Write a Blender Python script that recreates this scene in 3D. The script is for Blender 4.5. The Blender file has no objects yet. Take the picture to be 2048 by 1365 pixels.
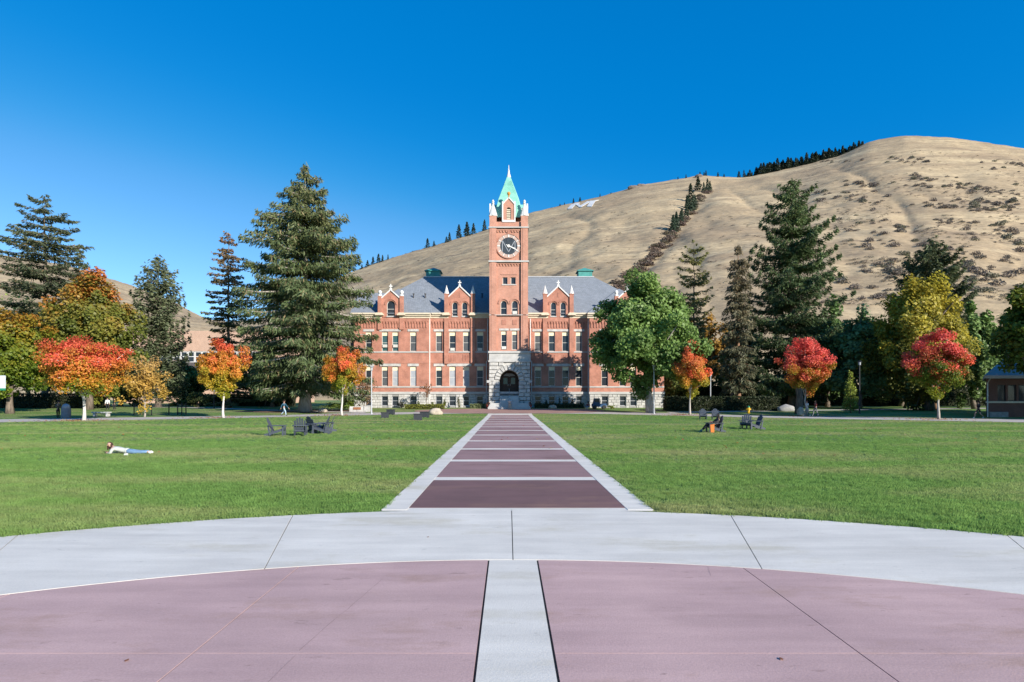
import bpy, bmesh, math, random
import numpy as np
from mathutils import Vector, Matrix
R = math.radians
random.seed(7)
rng = np.random.default_rng(11)
scene = bpy.context.scene
col = scene.collection

# ------------------------------------------------------------------ camera, sky, sun, exposure
F = 1155.0            # focal length in photo pixels (2048 wide)
CX, HY, CAMH = 1017.0, 793.0, 2.2
cam = bpy.data.cameras.new('camera')
cam.sensor_width = 36.0
cam.lens = F / 2048 * 36
cam.shift_x = (1024 - CX) / 2048
cam.shift_y = (HY - 682.5) / 2048
cam.clip_start = 0.1
cam.clip_end = 9000
camo = bpy.data.objects.new('camera', cam)
col.objects.link(camo)
camo.location = (0, 0, CAMH)
camo.rotation_euler = (R(90), 0, 0)
scene.camera = camo

SUN_AZ, SUN_EL = 135.5, 21.5          # clockwise from +Y
world = bpy.data.worlds.new('World')
scene.world = world
world.use_nodes = True
wn, wl = world.node_tree.nodes, world.node_tree.links
sky = wn.new('ShaderNodeTexSky')
sky.sky_type = 'NISHITA'
sky.sun_disc = False
sky.sun_elevation = R(SUN_EL)
sky.sun_rotation = R(SUN_AZ)
sky.altitude = 900
sky.air_density = 1.0
sky.dust_density = 0.0
sky.ozone_density = 6.0
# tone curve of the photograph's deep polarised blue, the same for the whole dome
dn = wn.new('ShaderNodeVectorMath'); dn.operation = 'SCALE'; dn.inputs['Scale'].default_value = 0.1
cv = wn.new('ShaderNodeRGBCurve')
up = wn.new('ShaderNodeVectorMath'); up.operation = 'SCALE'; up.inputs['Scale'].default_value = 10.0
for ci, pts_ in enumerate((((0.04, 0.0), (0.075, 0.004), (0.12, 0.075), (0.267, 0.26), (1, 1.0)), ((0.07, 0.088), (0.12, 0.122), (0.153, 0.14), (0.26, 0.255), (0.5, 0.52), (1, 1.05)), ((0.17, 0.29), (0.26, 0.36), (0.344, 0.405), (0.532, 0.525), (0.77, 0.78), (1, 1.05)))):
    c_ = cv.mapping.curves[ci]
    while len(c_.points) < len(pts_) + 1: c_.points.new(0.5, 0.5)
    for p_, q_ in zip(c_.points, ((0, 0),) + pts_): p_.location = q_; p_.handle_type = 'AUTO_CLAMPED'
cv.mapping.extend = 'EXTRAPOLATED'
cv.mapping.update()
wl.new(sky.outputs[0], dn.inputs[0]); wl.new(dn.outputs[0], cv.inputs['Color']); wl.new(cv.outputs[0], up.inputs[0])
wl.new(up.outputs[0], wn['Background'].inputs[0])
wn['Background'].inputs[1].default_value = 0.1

sun = bpy.data.lights.new('sun', 'SUN')
sun.energy = 4.8
sun.angle = R(0.5)
sun.color = (1.0, 0.93, 0.82)
suno = bpy.data.objects.new('sun', sun)
col.objects.link(suno)
sdir = Vector((math.sin(R(SUN_AZ)) * math.cos(R(SUN_EL)), math.cos(R(SUN_AZ)) * math.cos(R(SUN_EL)), math.sin(R(SUN_EL))))
suno.rotation_euler = sdir.to_track_quat('Z', 'Y').to_euler()
suno.location = sdir * 100

vs = scene.view_settings
vs.view_transform = 'Standard'
vs.look = 'None'
vs.exposure = 0.8
vs.gamma = 1
vs.use_curve_mapping = False

# ------------------------------------------------------------------ helpers
def G(y):
    """height of the ground: level lawn, gentle rise up to the hall"""
    return 0.5 * min(max((y - 66) / 20.0, 0), 1)
def Gv(y):
    return 0.5 * np.clip((np.asarray(y) - 66) / 20.0, 0, 1)
def X(px, d): return (px - CX) * d / F
def Z(py, d): return CAMH + (HY - py) * d / F

def setp(o, label=None, cat=None, group=None, kind=None):
    if label: o['label'] = label
    if cat: o['category'] = cat
    if group: o['group'] = group
    if kind: o['kind'] = kind
    return o
def thing(name, label, cat, loc, rz=0, group=None):
    o = bpy.data.objects.new(name, None)
    o.empty_display_size = 0.2
    col.objects.link(o)
    o.location = loc
    o.rotation_euler = (0, 0, rz)
    return setp(o, label, cat, group)
def link(name, me, m=None, parent=None, loc=(0, 0, 0)):
    o = bpy.data.objects.new(name, me)
    if m is not None and me is not None and len(me.materials) == 0:
        me.materials.append(m)
    col.objects.link(o)
    o.location = loc
    if parent: o.parent = parent
    return o
def copy_tree(o, parent=None):
    c = o.copy()
    col.objects.link(c)
    c.parent = parent
    for ch in list(o.children):
        copy_tree(ch, c)
    return c

class MB:
    """collects faces; build() links them as one mesh object"""
    def __init__(s): s.v = []; s.f = []
    def poly(s, pts):
        n = len(s.v); s.v += [tuple(p) for p in pts]; s.f.append(tuple(range(n, n + len(pts)))); return s
    def box(s, x0, x1, y0, y1, z0, z1):
        n = len(s.v)
        s.v += [(x0, y0, z0), (x1, y0, z0), (x1, y1, z0), (x0, y1, z0), (x0, y0, z1), (x1, y0, z1), (x1, y1, z1), (x0, y1, z1)]
        for f in ((0, 3, 2, 1), (4, 5, 6, 7), (0, 1, 5, 4), (1, 2, 6, 5), (2, 3, 7, 6), (3, 0, 4, 7)):
            s.f.append(tuple(n + i for i in f))
        return s
    def hexa(s, b, t):
        n = len(s.v); s.v += [tuple(p) for p in b] + [tuple(p) for p in t]
        for f in ((0, 3, 2, 1), (4, 5, 6, 7), (0, 1, 5, 4), (1, 2, 6, 5), (2, 3, 7, 6), (3, 0, 4, 7)):
            s.f.append(tuple(n + i for i in f))
        return s
    def beam(s, p, q, w, h, up=(0, 0, 1)):
        p, q = Vector(p), Vector(q); d = (q - p).normalized(); up = Vector(up)
        sd = d.cross(up)
        if sd.length < 1e-4: sd = d.cross(Vector((0, 1, 0)))
        sd.normalize(); u = sd.cross(d).normalized(); sd *= w / 2; u *= h / 2
        return s.hexa([p - sd - u, p + sd - u, p + sd + u, p - sd + u], [q - sd - u, q + sd - u, q + sd + u, q - sd + u])
    def prism(s, pts, y0, y1):
        """polygon in XZ (counter-clockwise seen from -Y) extruded along Y"""
        n = len(s.v); k = len(pts)
        s.v += [(x, y0, z) for x, z in pts] + [(x, y1, z) for x, z in pts]
        s.f.append(tuple(range(n, n + k))); s.f.append(tuple(range(n + 2 * k - 1, n + k - 1, -1)))
        for i in range(k):
            j = (i + 1) % k
            s.f.append((n + j, n + i, n + k + i, n + k + j))
        return s
    def lathe(s, prof, c=(0, 0, 0), n=10, axis='z', rot=0.0):
        b = len(s.v)
        for r, z in prof:
            for i in range(n):
                a = 2 * math.pi * i / n + rot
                if axis == 'z': s.v.append((c[0] + r * math.cos(a), c[1] + r * math.sin(a), c[2] + z))
                else: s.v.append((c[0] + r * math.cos(a), c[1] - z, c[2] + r * math.sin(a)))
        for j in range(len(prof) - 1):
            for i in range(n):
                i2 = (i + 1) % n
                s.f.append((b + j * n + i, b + j * n + i2, b + (j + 1) * n + i2, b + (j + 1) * n + i))
        s.f.append(tuple(b + i for i in reversed(range(n))))
        e = b + (len(prof) - 1) * n
        s.f.append(tuple(e + i for i in range(n)))
        return s
    def tube(s, pts, rad, n=7):
        b = len(s.v); P = [Vector(p) for p in pts]
        for k, p in enumerate(P):
            d = (P[min(k + 1, len(P) - 1)] - P[max(k - 1, 0)]).normalized()
            a = d.cross(Vector((0.3, 1, 0.1))).normalized(); c2 = d.cross(a).normalized()
            for i in range(n):
                t = 2 * math.pi * i / n
                s.v.append(tuple(p + (a * math.cos(t) + c2 * math.sin(t)) * rad[k]))
        for j in range(len(P) - 1):
            for i in range(n):
                i2 = (i + 1) % n
                s.f.append((b + j * n + i, b + j * n + i2, b + (j + 1) * n + i2, b + (j + 1) * n + i))
        s.f.append(tuple(b + i for i in reversed(range(n))))
        e = b + (len(P) - 1) * n
        s.f.append(tuple(e + i for i in range(n)))
        return s
    def mesh(s, name, origin=(0, 0, 0), smooth=False):
        me = bpy.data.meshes.new(name)
        o = origin
        me.from_pydata([(x - o[0], y - o[1], z - o[2]) for x, y, z in s.v], [], s.f)
        bm = bmesh.new(); bm.from_mesh(me); bmesh.ops.recalc_face_normals(bm, faces=bm.faces[:]); bm.to_mesh(me); bm.free()
        if smooth:
            me.polygons.foreach_set('use_smooth', [True] * len(me.polygons))
        me.update()
        return me
    def build(s, name, m, parent=None, origin=None, smooth=False, bevel=0):
        """verts are in world space; origin of the object = middle of the bottom; parents must not be rotated"""
        a = np.array(s.v)
        if origin is None:
            lo, hi = a.min(0), a.max(0); origin = ((lo[0] + hi[0]) / 2, (lo[1] + hi[1]) / 2, lo[2])
        me = s.mesh(name, origin, smooth)
        po = Vector((0, 0, 0)); q = parent
        while q: po += q.location; q = q.parent
        o = link(name, me, m, parent, Vector(origin) - po)
        if bevel:
            b = o.modifiers.new('bevel', 'BEVEL'); b.width = bevel; b.segments = 1; b.limit_method = 'ANGLE'
        return o
    def local(s, name, m, parent, loc=(0, 0, 0), smooth=False):
        return link(name, s.mesh(name, (0, 0, 0), smooth), m, parent, loc)

# ------------------------------------------------------------------ materials
MATS = {}
def rgb(c): return (c[0], c[1], c[2], 1)
def mat(name, c, c2=None, scale=3.0, rough=0.8, bump=0.0, bscale=20, spec=0.3, detail=5, stretch=(1, 1, 1), lo=0.35, hi=0.65, metal=0.0, coord='world', fine=0.0):
    """Principled with a two-colour noise and optional bump"""
    if name in MATS: return MATS[name]
    m = bpy.data.materials.new(name); m.use_nodes = True
    n, l = m.node_tree.nodes, m.node_tree.links
    b = n['Principled BSDF']
    b.inputs['Roughness'].default_value = rough
    b.inputs['Specular IOR Level'].default_value = spec
    b.inputs['Metallic'].default_value = metal
    if c2 is None: c2 = tuple(min(1, x * 0.8) for x in c)
    geo = n.new('ShaderNodeNewGeometry' if coord == 'world' else 'ShaderNodeTexCoord')
    src = geo.outputs['Position'] if coord == 'world' else geo.outputs['Object']
    mp = n.new('ShaderNodeMapping'); mp.inputs['Scale'].default_value = stretch
    l.new(src, mp.inputs['Vector'])
    nz = n.new('ShaderNodeTexNoise'); nz.inputs['Scale'].default_value = scale; nz.inputs['Detail'].default_value = detail
    l.new(mp.outputs[0], nz.inputs['Vector'])
    rp = n.new('ShaderNodeValToRGB')
    rp.color_ramp.elements[0].position = lo; rp.color_ramp.elements[1].position = hi
    rp.color_ramp.elements[0].color = rgb(c); rp.color_ramp.elements[1].color = rgb(c2)
    l.new(nz.outputs['Fac'], rp.inputs[0])
    out = rp.outputs[0]
    if fine > 0:
        n3 = n.new('ShaderNodeTexNoise'); n3.inputs['Scale'].default_value = bscale; n3.inputs['Detail'].default_value = 6
        l.new(mp.outputs[0], n3.inputs['Vector'])
        mr = n.new('ShaderNodeMapRange'); mr.inputs['From Min'].default_value = 0.3; mr.inputs['From Max'].default_value = 0.7
        mr.inputs['To Min'].default_value = 1 - fine; mr.inputs['To Max'].default_value = 1 + fine
        l.new(n3.outputs['Fac'], mr.inputs['Value'])
        mx = n.new('ShaderNodeMix'); mx.data_type = 'RGBA'; mx.blend_type = 'MULTIPLY'; mx.inputs[0].default_value = 1
        l.new(out, mx.inputs[6]); l.new(mr.outputs[0], mx.inputs[7]); out = mx.outputs[2]
    l.new(out, b.inputs['Base Color'])
    if bump > 0:
        n2 = n.new('ShaderNodeTexNoise'); n2.inputs['Scale'].default_value = bscale; n2.inputs['Detail'].default_value = 6
        l.new(mp.outputs[0], n2.inputs['Vector'])
        bp = n.new('ShaderNodeBump'); bp.inputs['Strength'].default_value = 1.0; bp.inputs['Distance'].default_value = bump
        l.new(n2.outputs['Fac'], bp.inputs['Height']); l.new(bp.outputs[0], b.inputs['Normal'])
    MATS[name] = m
    return m

def brick_mat(name, c1, c2, mortar, bw=0.21, bh=0.075, msize=0.012, bump=0.006, rough=0.85, patch=0.12):
    m = bpy.data.materials.new(name); m.use_nodes = True
    n, l = m.node_tree.nodes, m.node_tree.links
    b = n['Principled BSDF']; b.inputs['Roughness'].default_value = rough; b.inputs['Specular IOR Level'].default_value = 0.2
    g = n.new('ShaderNodeNewGeometry'); sp = n.new('ShaderNodeSeparateXYZ'); l.new(g.outputs['Position'], sp.inputs[0])
    ad = n.new('ShaderNodeMath'); ad.operation = 'ADD'; l.new(sp.outputs[0], ad.inputs[0]); l.new(sp.outputs[1], ad.inputs[1])
    cb = n.new('ShaderNodeCombineXYZ'); l.new(ad.outputs[0], cb.inputs[0]); l.new(sp.outputs[2], cb.inputs[1])
    bt = n.new('ShaderNodeTexBrick'); l.new(cb.outputs[0], bt.inputs['Vector'])
    bt.inputs['Color1'].default_value = rgb(c1); bt.inputs['Color2'].default_value = rgb(c2); bt.inputs['Mortar'].default_value = rgb(mortar)
    bt.inputs['Scale'].default_value = 1; bt.inputs['Brick Width'].default_value = bw; bt.inputs['Row Height'].default_value = bh
    bt.inputs['Mortar Size'].default_value = msize
    nz = n.new('ShaderNodeTexNoise'); nz.inputs['Scale'].default_value = 0.9; nz.inputs['Detail'].default_value = 7; nz.inputs['Roughness'].default_value = 0.65
    l.new(g.outputs['Position'], nz.inputs['Vector'])
    mr = n.new('ShaderNodeMapRange'); mr.inputs['From Min'].default_value = 0.3; mr.inputs['From Max'].default_value = 0.7
    mr.inputs['To Min'].default_value = 1 - patch; mr.inputs['To Max'].default_value = 1 + patch
    l.new(nz.outputs['Fac'], mr.inputs['Value'])
    mx = n.new('ShaderNodeMix'); mx.data_type = 'RGBA'; mx.blend_type = 'MULTIPLY'; mx.inputs[0].default_value = 1
    l.new(bt.outputs['Color'], mx.inputs[6]); l.new(mr.outputs[0], mx.inputs[7]); l.new(mx.outputs[2], b.inputs['Base Color'])
    bp = n.new('ShaderNodeBump'); bp.invert = True; bp.inputs['Distance'].default_value = bump; l.new(bt.outputs['Fac'], bp.inputs['Height']); l.new(bp.outputs[0], b.inputs['Normal'])
    MATS[name] = m
    return m

def leaf_mat(name, trans=0.3):
    m = bpy.data.materials.new(name); m.use_nodes = True
    n, l = m.node_tree.nodes, m.node_tree.links
    n.remove(n['Principled BSDF'])
    at = n.new('ShaderNodeAttribute'); at.attribute_name = 'leafcol'
    d = n.new('ShaderNodeBsdfDiffuse'); t = n.new('ShaderNodeBsdfTranslucent')
    g = n.new('ShaderNodeBsdfGlossy'); g.inputs['Roughness'].default_value = 0.5; g.inputs['Color'].default_value = (0.5, 0.5, 0.5, 1)
    l.new(at.outputs['Color'], d.inputs['Color']); l.new(at.outputs['Color'], t.inputs['Color'])
    mx = n.new('ShaderNodeMixShader'); mx.inputs[0].default_value = trans
    l.new(d.outputs[0], mx.inputs[1]); l.new(t.outputs[0], mx.inputs[2])
    m2 = n.new('ShaderNodeMixShader'); m2.inputs[0].default_value = 0.03
    l.new(mx.outputs[0], m2.inputs[1]); l.new(g.outputs[0], m2.inputs[2])
    l.new(m2.outputs[0], n['Material Output'].inputs['Surface'])
    MATS[name] = m
    return m

M_leaf = leaf_mat('broad_leaf', 0.42)
M_needle = leaf_mat('needle', 0.25)
M_bark = mat('bark', (0.20, 0.16, 0.125), (0.10, 0.08, 0.065), 6, 0.95, 0.03, 14, 0.1, stretch=(1, 1, 0.25))
M_bark_pale = mat('bark_pale', (0.42, 0.38, 0.34), (0.27, 0.235, 0.20), 5, 0.95, 0.03, 12, 0.1, stretch=(1, 1, 0.25))
M_bark_red = mat('bark_red', (0.27, 0.16, 0.10), (0.16, 0.10, 0.07), 5, 0.95, 0.03, 12, 0.1, stretch=(1, 1, 0.25))
M_wrap = mat('trunk_wrap', (0.62, 0.58, 0.54), (0.48, 0.44, 0.40), 6, 0.9, 0.01, 20, 0.1, stretch=(1, 1, 3))
M_brick = brick_mat('red_brick', (0.42, 0.175, 0.118), (0.35, 0.14, 0.095), (0.40, 0.23, 0.18), patch=0.26)
M_brick_light = brick_mat('tower_brick', (0.475, 0.225, 0.16), (0.41, 0.185, 0.125), (0.45, 0.28, 0.22), patch=0.16)
M_stone = mat('grey_stone', (0.50, 0.485, 0.46), (0.35, 0.34, 0.325), 1.6, 0.9, 0.02, 9, 0.2, fine=0.12)
M_stone_smooth = mat('dressed_stone', (0.46, 0.45, 0.435), (0.37, 0.365, 0.355), 1.2, 0.85, 0.004, 14, 0.2)
M_joint = mat('mortar', (0.30, 0.29, 0.28), (0.22, 0.215, 0.21), 4, 0.95)
M_cream = mat('cream_trim', (0.60, 0.52, 0.39), (0.50, 0.43, 0.33), 3, 0.7)
M_cream_panel = mat('cream_blind', (0.76, 0.68, 0.47), (0.70, 0.62, 0.42), 3, 0.7)
M_white = mat('white_paint', (0.68, 0.67, 0.65), (0.56, 0.55, 0.53), 4, 0.6)
M_slate = brick_mat('slate_roof', (0.235, 0.255, 0.285), (0.19, 0.21, 0.235), (0.12, 0.13, 0.15), 0.3, 0.16, 0.01, 0.01, 0.75, 0.10)
M_copper = mat('copper_green', (0.19, 0.46, 0.37), (0.26, 0.55, 0.45), 2.2, 0.6, 0.0, 10, 0.3)
M_copper_dark = mat('cupola_green', (0.05, 0.22, 0.20), (0.07, 0.28, 0.25), 2, 0.6)
M_glass = mat('window_glass', (0.018, 0.024, 0.032), (0.03, 0.036, 0.045), 0.7, 0.08, spec=0.3)
M_glass_teal = mat('window_glass_teal', (0.03, 0.09, 0.09), (0.05, 0.10, 0.11), 0.7, 0.08, spec=0.3)
M_blind = mat('grey_blind', (0.36, 0.38, 0.41), (0.28, 0.30, 0.33), 1.5, 0.6)
M_blind_dark = mat('dark_screen', (0.085, 0.092, 0.10), (0.06, 0.066, 0.072), 3, 0.6)
M_sash = mat('pale_sash', (0.56, 0.55, 0.50), (0.48, 0.47, 0.43), 3, 0.6)
M_door = mat('dark_wood', (0.06, 0.03, 0.022), (0.04, 0.02, 0.016), 4, 0.5)
M_dark = mat('dark_interior', (0.03, 0.026, 0.024), (0.02, 0.018, 0.017), 2, 0.9)
M_clock = mat('clock_glass', (0.035, 0.04, 0.045), (0.05, 0.055, 0.06), 2, 0.25, spec=0.5)
M_clockring = mat('clock_ring', (0.46, 0.34, 0.29), (0.38, 0.27, 0.23), 5, 0.8)
M_metal = mat('grey_metal', (0.45, 0.46, 0.48), (0.38, 0.39, 0.41), 6, 0.45, metal=0.3)
M_iron = mat('black_iron', (0.02, 0.021, 0.024), (0.03, 0.03, 0.033), 6, 0.5)
M_chair = mat('slate_blue_plastic', (0.060, 0.072, 0.095), (0.048, 0.058, 0.078), 7, 0.55, coord='object')
M_box = mat('charcoal_board', (0.035, 0.040, 0.048), (0.028, 0.031, 0.037), 7, 0.6)
M_boulder = mat('boulder', (0.50, 0.42, 0.33), (0.33, 0.28, 0.23), 2.5, 0.95, 0.05, 6, 0.1)
M_plaque = mat('bronze_plaque', (0.30, 0.13, 0.06), (0.24, 0.10, 0.05), 6, 0.5)
M_terracotta = mat('terracotta', (0.33, 0.06, 0.04), (0.26, 0.05, 0.035), 6, 0.7)
M_mulch = mat('mulch', (0.22, 0.13, 0.09), (0.14, 0.085, 0.06), 6, 0.95, 0.02, 20)
M_orange_ball = mat('gilded_ball', (0.62, 0.27, 0.06), (0.55, 0.22, 0.05), 6, 0.5)
M_concrete_far = mat('path_concrete', (0.47, 0.43, 0.40), (0.40, 0.37, 0.345), 0.8, 0.9, 0.003, 40, 0.2)
M_redpave = mat('red_paving', (0.36, 0.22, 0.18), (0.30, 0.18, 0.155), 0.9, 0.9, 0.003, 30, 0.2)

def pave_mat(name, c, c2, stain, fine=0.07):
    m = bpy.data.materials.new(name); m.use_nodes = True
    n, l = m.node_tree.nodes, m.node_tree.links
    b = n['Principled BSDF']; b.inputs['Roughness'].default_value = 0.85; b.inputs['Specular IOR Level'].default_value = 0.25
    g = n.new('ShaderNodeNewGeometry')
    def noise(scale, det, st, rough=0.55):
        mp = n.new('ShaderNodeMapping'); mp.inputs['Scale'].default_value = st; l.new(g.outputs['Position'], mp.inputs[0])
        z = n.new('ShaderNodeTexNoise'); z.inputs['Scale'].default_value = scale; z.inputs['Detail'].default_value = det; z.inputs['Roughness'].default_value = rough
        l.new(mp.outputs[0], z.inputs['Vector']); return z.outputs['Fac']
    def rng_(f, a, b_, lo, hi):
        r = n.new('ShaderNodeMapRange'); r.inputs['From Min'].default_value = a; r.inputs['From Max'].default_value = b_
        r.inputs['To Min'].default_value = lo; r.inputs['To Max'].default_value = hi; l.new(f, r.inputs['Value']); return r.outputs[0]
    def mix(f, a, b_, mode='MIX'):
        x = n.new('ShaderNodeMix'); x.data_type = 'RGBA'; x.blend_type = mode
        if isinstance(f, float): x.inputs[0].default_value = f
        else: l.new(f, x.inputs[0])
        for v, i in ((a, 6), (b_, 7)):
            if isinstance(v, tuple): x.inputs[i].default_value = rgb(v)
            else: l.new(v, x.inputs[i])
        return x.outputs[2]
    base = mix(rng_(noise(0.55, 6, (1, 1, 1)), 0.35, 0.65, 0, 1), c, c2)
    streak = mix(1.0, base, rng_(noise(1.3, 5, (0.35, 2.4, 1)), 0.3, 0.7, 0.90, 1.09), 'MULTIPLY')
    st = mix(rng_(noise(0.75, 7, (0.55, 1.3, 1), 0.62), 0.60, 0.76, 0, 0.6), streak, stain)
    br = mix(rng_(noise(0.42, 8, (0.7, 1.6, 1), 0.7), 0.53, 0.68, 0, 0.7), st, tuple(q * k_ for q, k_ in zip(stain, (1.05, 1.0, .82))))
    dk = mix(rng_(noise(2.6, 6, (0.45, 1.7, 1), 0.75), 0.63, 0.68, 0, 0.5), br, tuple(q * .8 for q in stain))
    sp = mix(rng_(noise(9, 3, (0.6, 1.6, 1)), 0.70, 0.76, 0, 0.55), dk, tuple(q * .75 for q in stain))
    fi = mix(1.0, sp, rng_(noise(60, 5, (1, 1, 1), 0.7), 0.25, 0.75, 1 - fine, 1 + fine), 'MULTIPLY')
    l.new(fi, b.inputs['Base Color'])
    bp = n.new('ShaderNodeBump'); bp.inputs['Distance'].default_value = 0.003; l.new(noise(45, 6, (1, 1, 1), 0.7), bp.inputs['Height']); l.new(bp.outputs[0], b.inputs['Normal'])
    MATS[name] = m
    return m
M_conc = pave_mat('pale_concrete', (0.66, 0.62, 0.555), (0.58, 0.545, 0.49), (0.45, 0.425, 0.385), 0.1)
M_pink = pave_mat('pink_concrete', (0.51, 0.345, 0.325), (0.43, 0.288, 0.278), (0.31, 0.205, 0.185), 0.14)
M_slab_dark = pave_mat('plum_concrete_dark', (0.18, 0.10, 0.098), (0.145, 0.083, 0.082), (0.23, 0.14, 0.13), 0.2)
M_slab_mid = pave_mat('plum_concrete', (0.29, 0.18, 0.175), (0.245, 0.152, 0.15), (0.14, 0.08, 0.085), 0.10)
M_slab_pink = pave_mat('plum_concrete_pale', (0.34, 0.22, 0.213), (0.29, 0.188, 0.184), (0.17, 0.10, 0.105), 0.10)
M_bed = mat('joint_bed', (0.07, 0.065, 0.06), (0.05, 0.047, 0.044), 6, 0.95)

def grass_mat(name, a, b_, dry, gs=9, instanced=False):
    m = bpy.data.materials.new(name); m.use_nodes = True
    n, l = m.node_tree.nodes, m.node_tree.links
    p = n['Principled BSDF']; p.inputs['Roughness'].default_value = 0.85; p.inputs['Specular IOR Level'].default_value = 0.15
    g = n.new('ShaderNodeNewGeometry')
    def noise(scale, det, st=(1, 1, 1)):
        mp = n.new('ShaderNodeMapping'); mp.inputs['Scale'].default_value = st; l.new(g.outputs['Position'], mp.inputs[0])
        z = n.new('ShaderNodeTexNoise'); z.inputs['Scale'].default_value = scale; z.inputs['Detail'].default_value = det; z.inputs['Roughness'].default_value = 0.6
        l.new(mp.outputs[0], z.inputs['Vector']); return z.outputs['Fac']
    def rr(f, lo, hi, t0=0.0, t1=1.0):
        r = n.new('ShaderNodeMapRange'); r.inputs['From Min'].default_value = lo; r.inputs['From Max'].default_value = hi
        r.inputs['To Min'].default_value = t0; r.inputs['To Max'].default_value = t1
        l.new(f, r.inputs['Value']); return r.outputs[0]
    def mix(f, x, y, mode='MIX'):
        k = n.new('ShaderNodeMix'); k.data_type = 'RGBA'; k.blend_type = mode
        if isinstance(f, float): k.inputs[0].default_value = f
        else: l.new(f, k.inputs[0])
        for v, i in ((x, 6), (y, 7)):
            if isinstance(v, tuple): k.inputs[i].default_value = rgb(v)
            else: l.new(v, k.inputs[i])
        return k.outputs[2]
    c = mix(rr(noise(0.35, 7, (1, 1.4, 1)), 0.32, 0.68), a, b_)
    c = mix(rr(noise(0.16, 8, (0.6, 1.6, 1)), 0.46, 0.62, 0, 0.85), c, dry)
    c = mix(1.0, c, rr(noise(2.2, 8, (0.7, 1.6, 1)), 0.3, 0.7, 0.80, 1.22), 'MULTIPLY')
    if instanced:
        oi = n.new('ShaderNodeObjectInfo')
        c = mix(1.0, c, rr(oi.outputs['Random'], 0, 1, 0.86, 1.15), 'MULTIPLY')
    else:
        c = mix(1.0, c, rr(noise(gs, 6), 0.25, 0.75, 0.6, 1.4), 'MULTIPLY')
        bp = n.new('ShaderNodeBump'); bp.inputs['Distance'].default_value = 0.06; l.new(noise(gs * 1.5, 7), bp.inputs['Height']); l.new(bp.outputs[0], p.inputs['Normal'])
    l.new(c, p.inputs['Base Color'])
    if instanced:
        df = n.new('ShaderNodeBsdfDiffuse'); tl = n.new('ShaderNodeBsdfTranslucent'); ms = n.new('ShaderNodeMixShader'); ms.inputs[0].default_value = 0.5
        vm = n.new('ShaderNodeMix'); vm.data_type = 'VECTOR'; vm.inputs[0].default_value = 0.72; vm.inputs[5].default_value = (0, 0, 1)
        l.new(g.outputs['Normal'], vm.inputs[4]); l.new(vm.outputs[1], df.inputs['Normal'])
        l.new(c, df.inputs['Color']); l.new(c, tl.inputs['Color']); l.new(df.outputs[0], ms.inputs[1]); l.new(tl.outputs[0], ms.inputs[2])
        l.new(ms.outputs[0], n['Material Output'].inputs['Surface'])
    MATS[name] = m
    return m
M_lawn = grass_mat('lawn', (0.145, 0.235, 0.062), (0.115, 0.195, 0.05), (0.25, 0.255, 0.105))
M_blade = grass_mat('grass_blade', (0.325, 0.50, 0.135), (0.24, 0.42, 0.11), (0.52, 0.53, 0.23), instanced=True)

# ------------------------------------------------------------------ ground, plaza, walkway
def sheet_rows(rows, m, name, parent=None, dz=0.0, kind=None):
    """rows: list of (y, [x...]) with equal counts -> grid following the ground"""
    v = []; f = []; k = len(rows[0][1])
    for y, xs in rows:
        for x in xs: v.append((x, y, G(y) + dz))
    for j in range(len(rows) - 1):
        for i in range(k - 1):
            f.append((j * k + i, j * k + i + 1, (j + 1) * k + i + 1, (j + 1) * k + i))
    me = bpy.data.meshes.new(name); me.from_pydata(v, [], f)
    o = link(name, me, m, parent)
    if kind: o['kind'] = kind
    return o
gx = [-3500, -800, -200, -60, -20, 0, 20, 60, 200, 800, 3500]
sheet_rows([(y, gx) for y in (-400, -40, 0, 30, 66, 86, 120, 300, 1000, 4000)], M_lawn, 'ground', kind='structure')

PCX, PCY, RIN, ROUT = 0.06, -4.6, 12.3, 15.7
def arc(a, r): return (PCX + r * math.sin(R(a)), PCY + r * math.cos(R(a)))
bed = MB()
n = 60
ring = [arc(-75 + 150 * i / n, ROUT - 0.02) for i in range(n + 1)]
bed.poly([(x, y, 0.004) for x, y in reversed(ring)] + [(-14.5, -12, 0.004), (14.5, -12, 0.004)])
plaza = bed.build('plaza', M_bed, origin=(0, 0, 0)); plaza['kind'] = 'structure'
def slab(pts, top, m, name, parent, bot=0.006):
    s = MB(); k = len(pts)
    s.poly([(x, y, top) for x, y in pts])
    for i in range(k):
        a, b = pts[i], pts[(i + 1) % k]
        s.poly([(a[0], a[1], bot), (b[0], b[1], bot), (b[0], b[1], top), (a[0], a[1], top)])
    return s.build(name, m, parent)
STEP = 14.8
for k in range(-5, 5):
    a0, a1 = k * STEP + 0.028, (k + 1) * STEP - 0.028
    if k == -5 or k == 4: continue
    aa = [a0 + (a1 - a0) * i / 10 for i in range(11)]
    slab([arc(a, RIN + 0.006) for a in aa] + [arc(a, ROUT) for a in reversed(aa)], 0.022, M_conc, 'concrete_slab', plaza)
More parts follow.
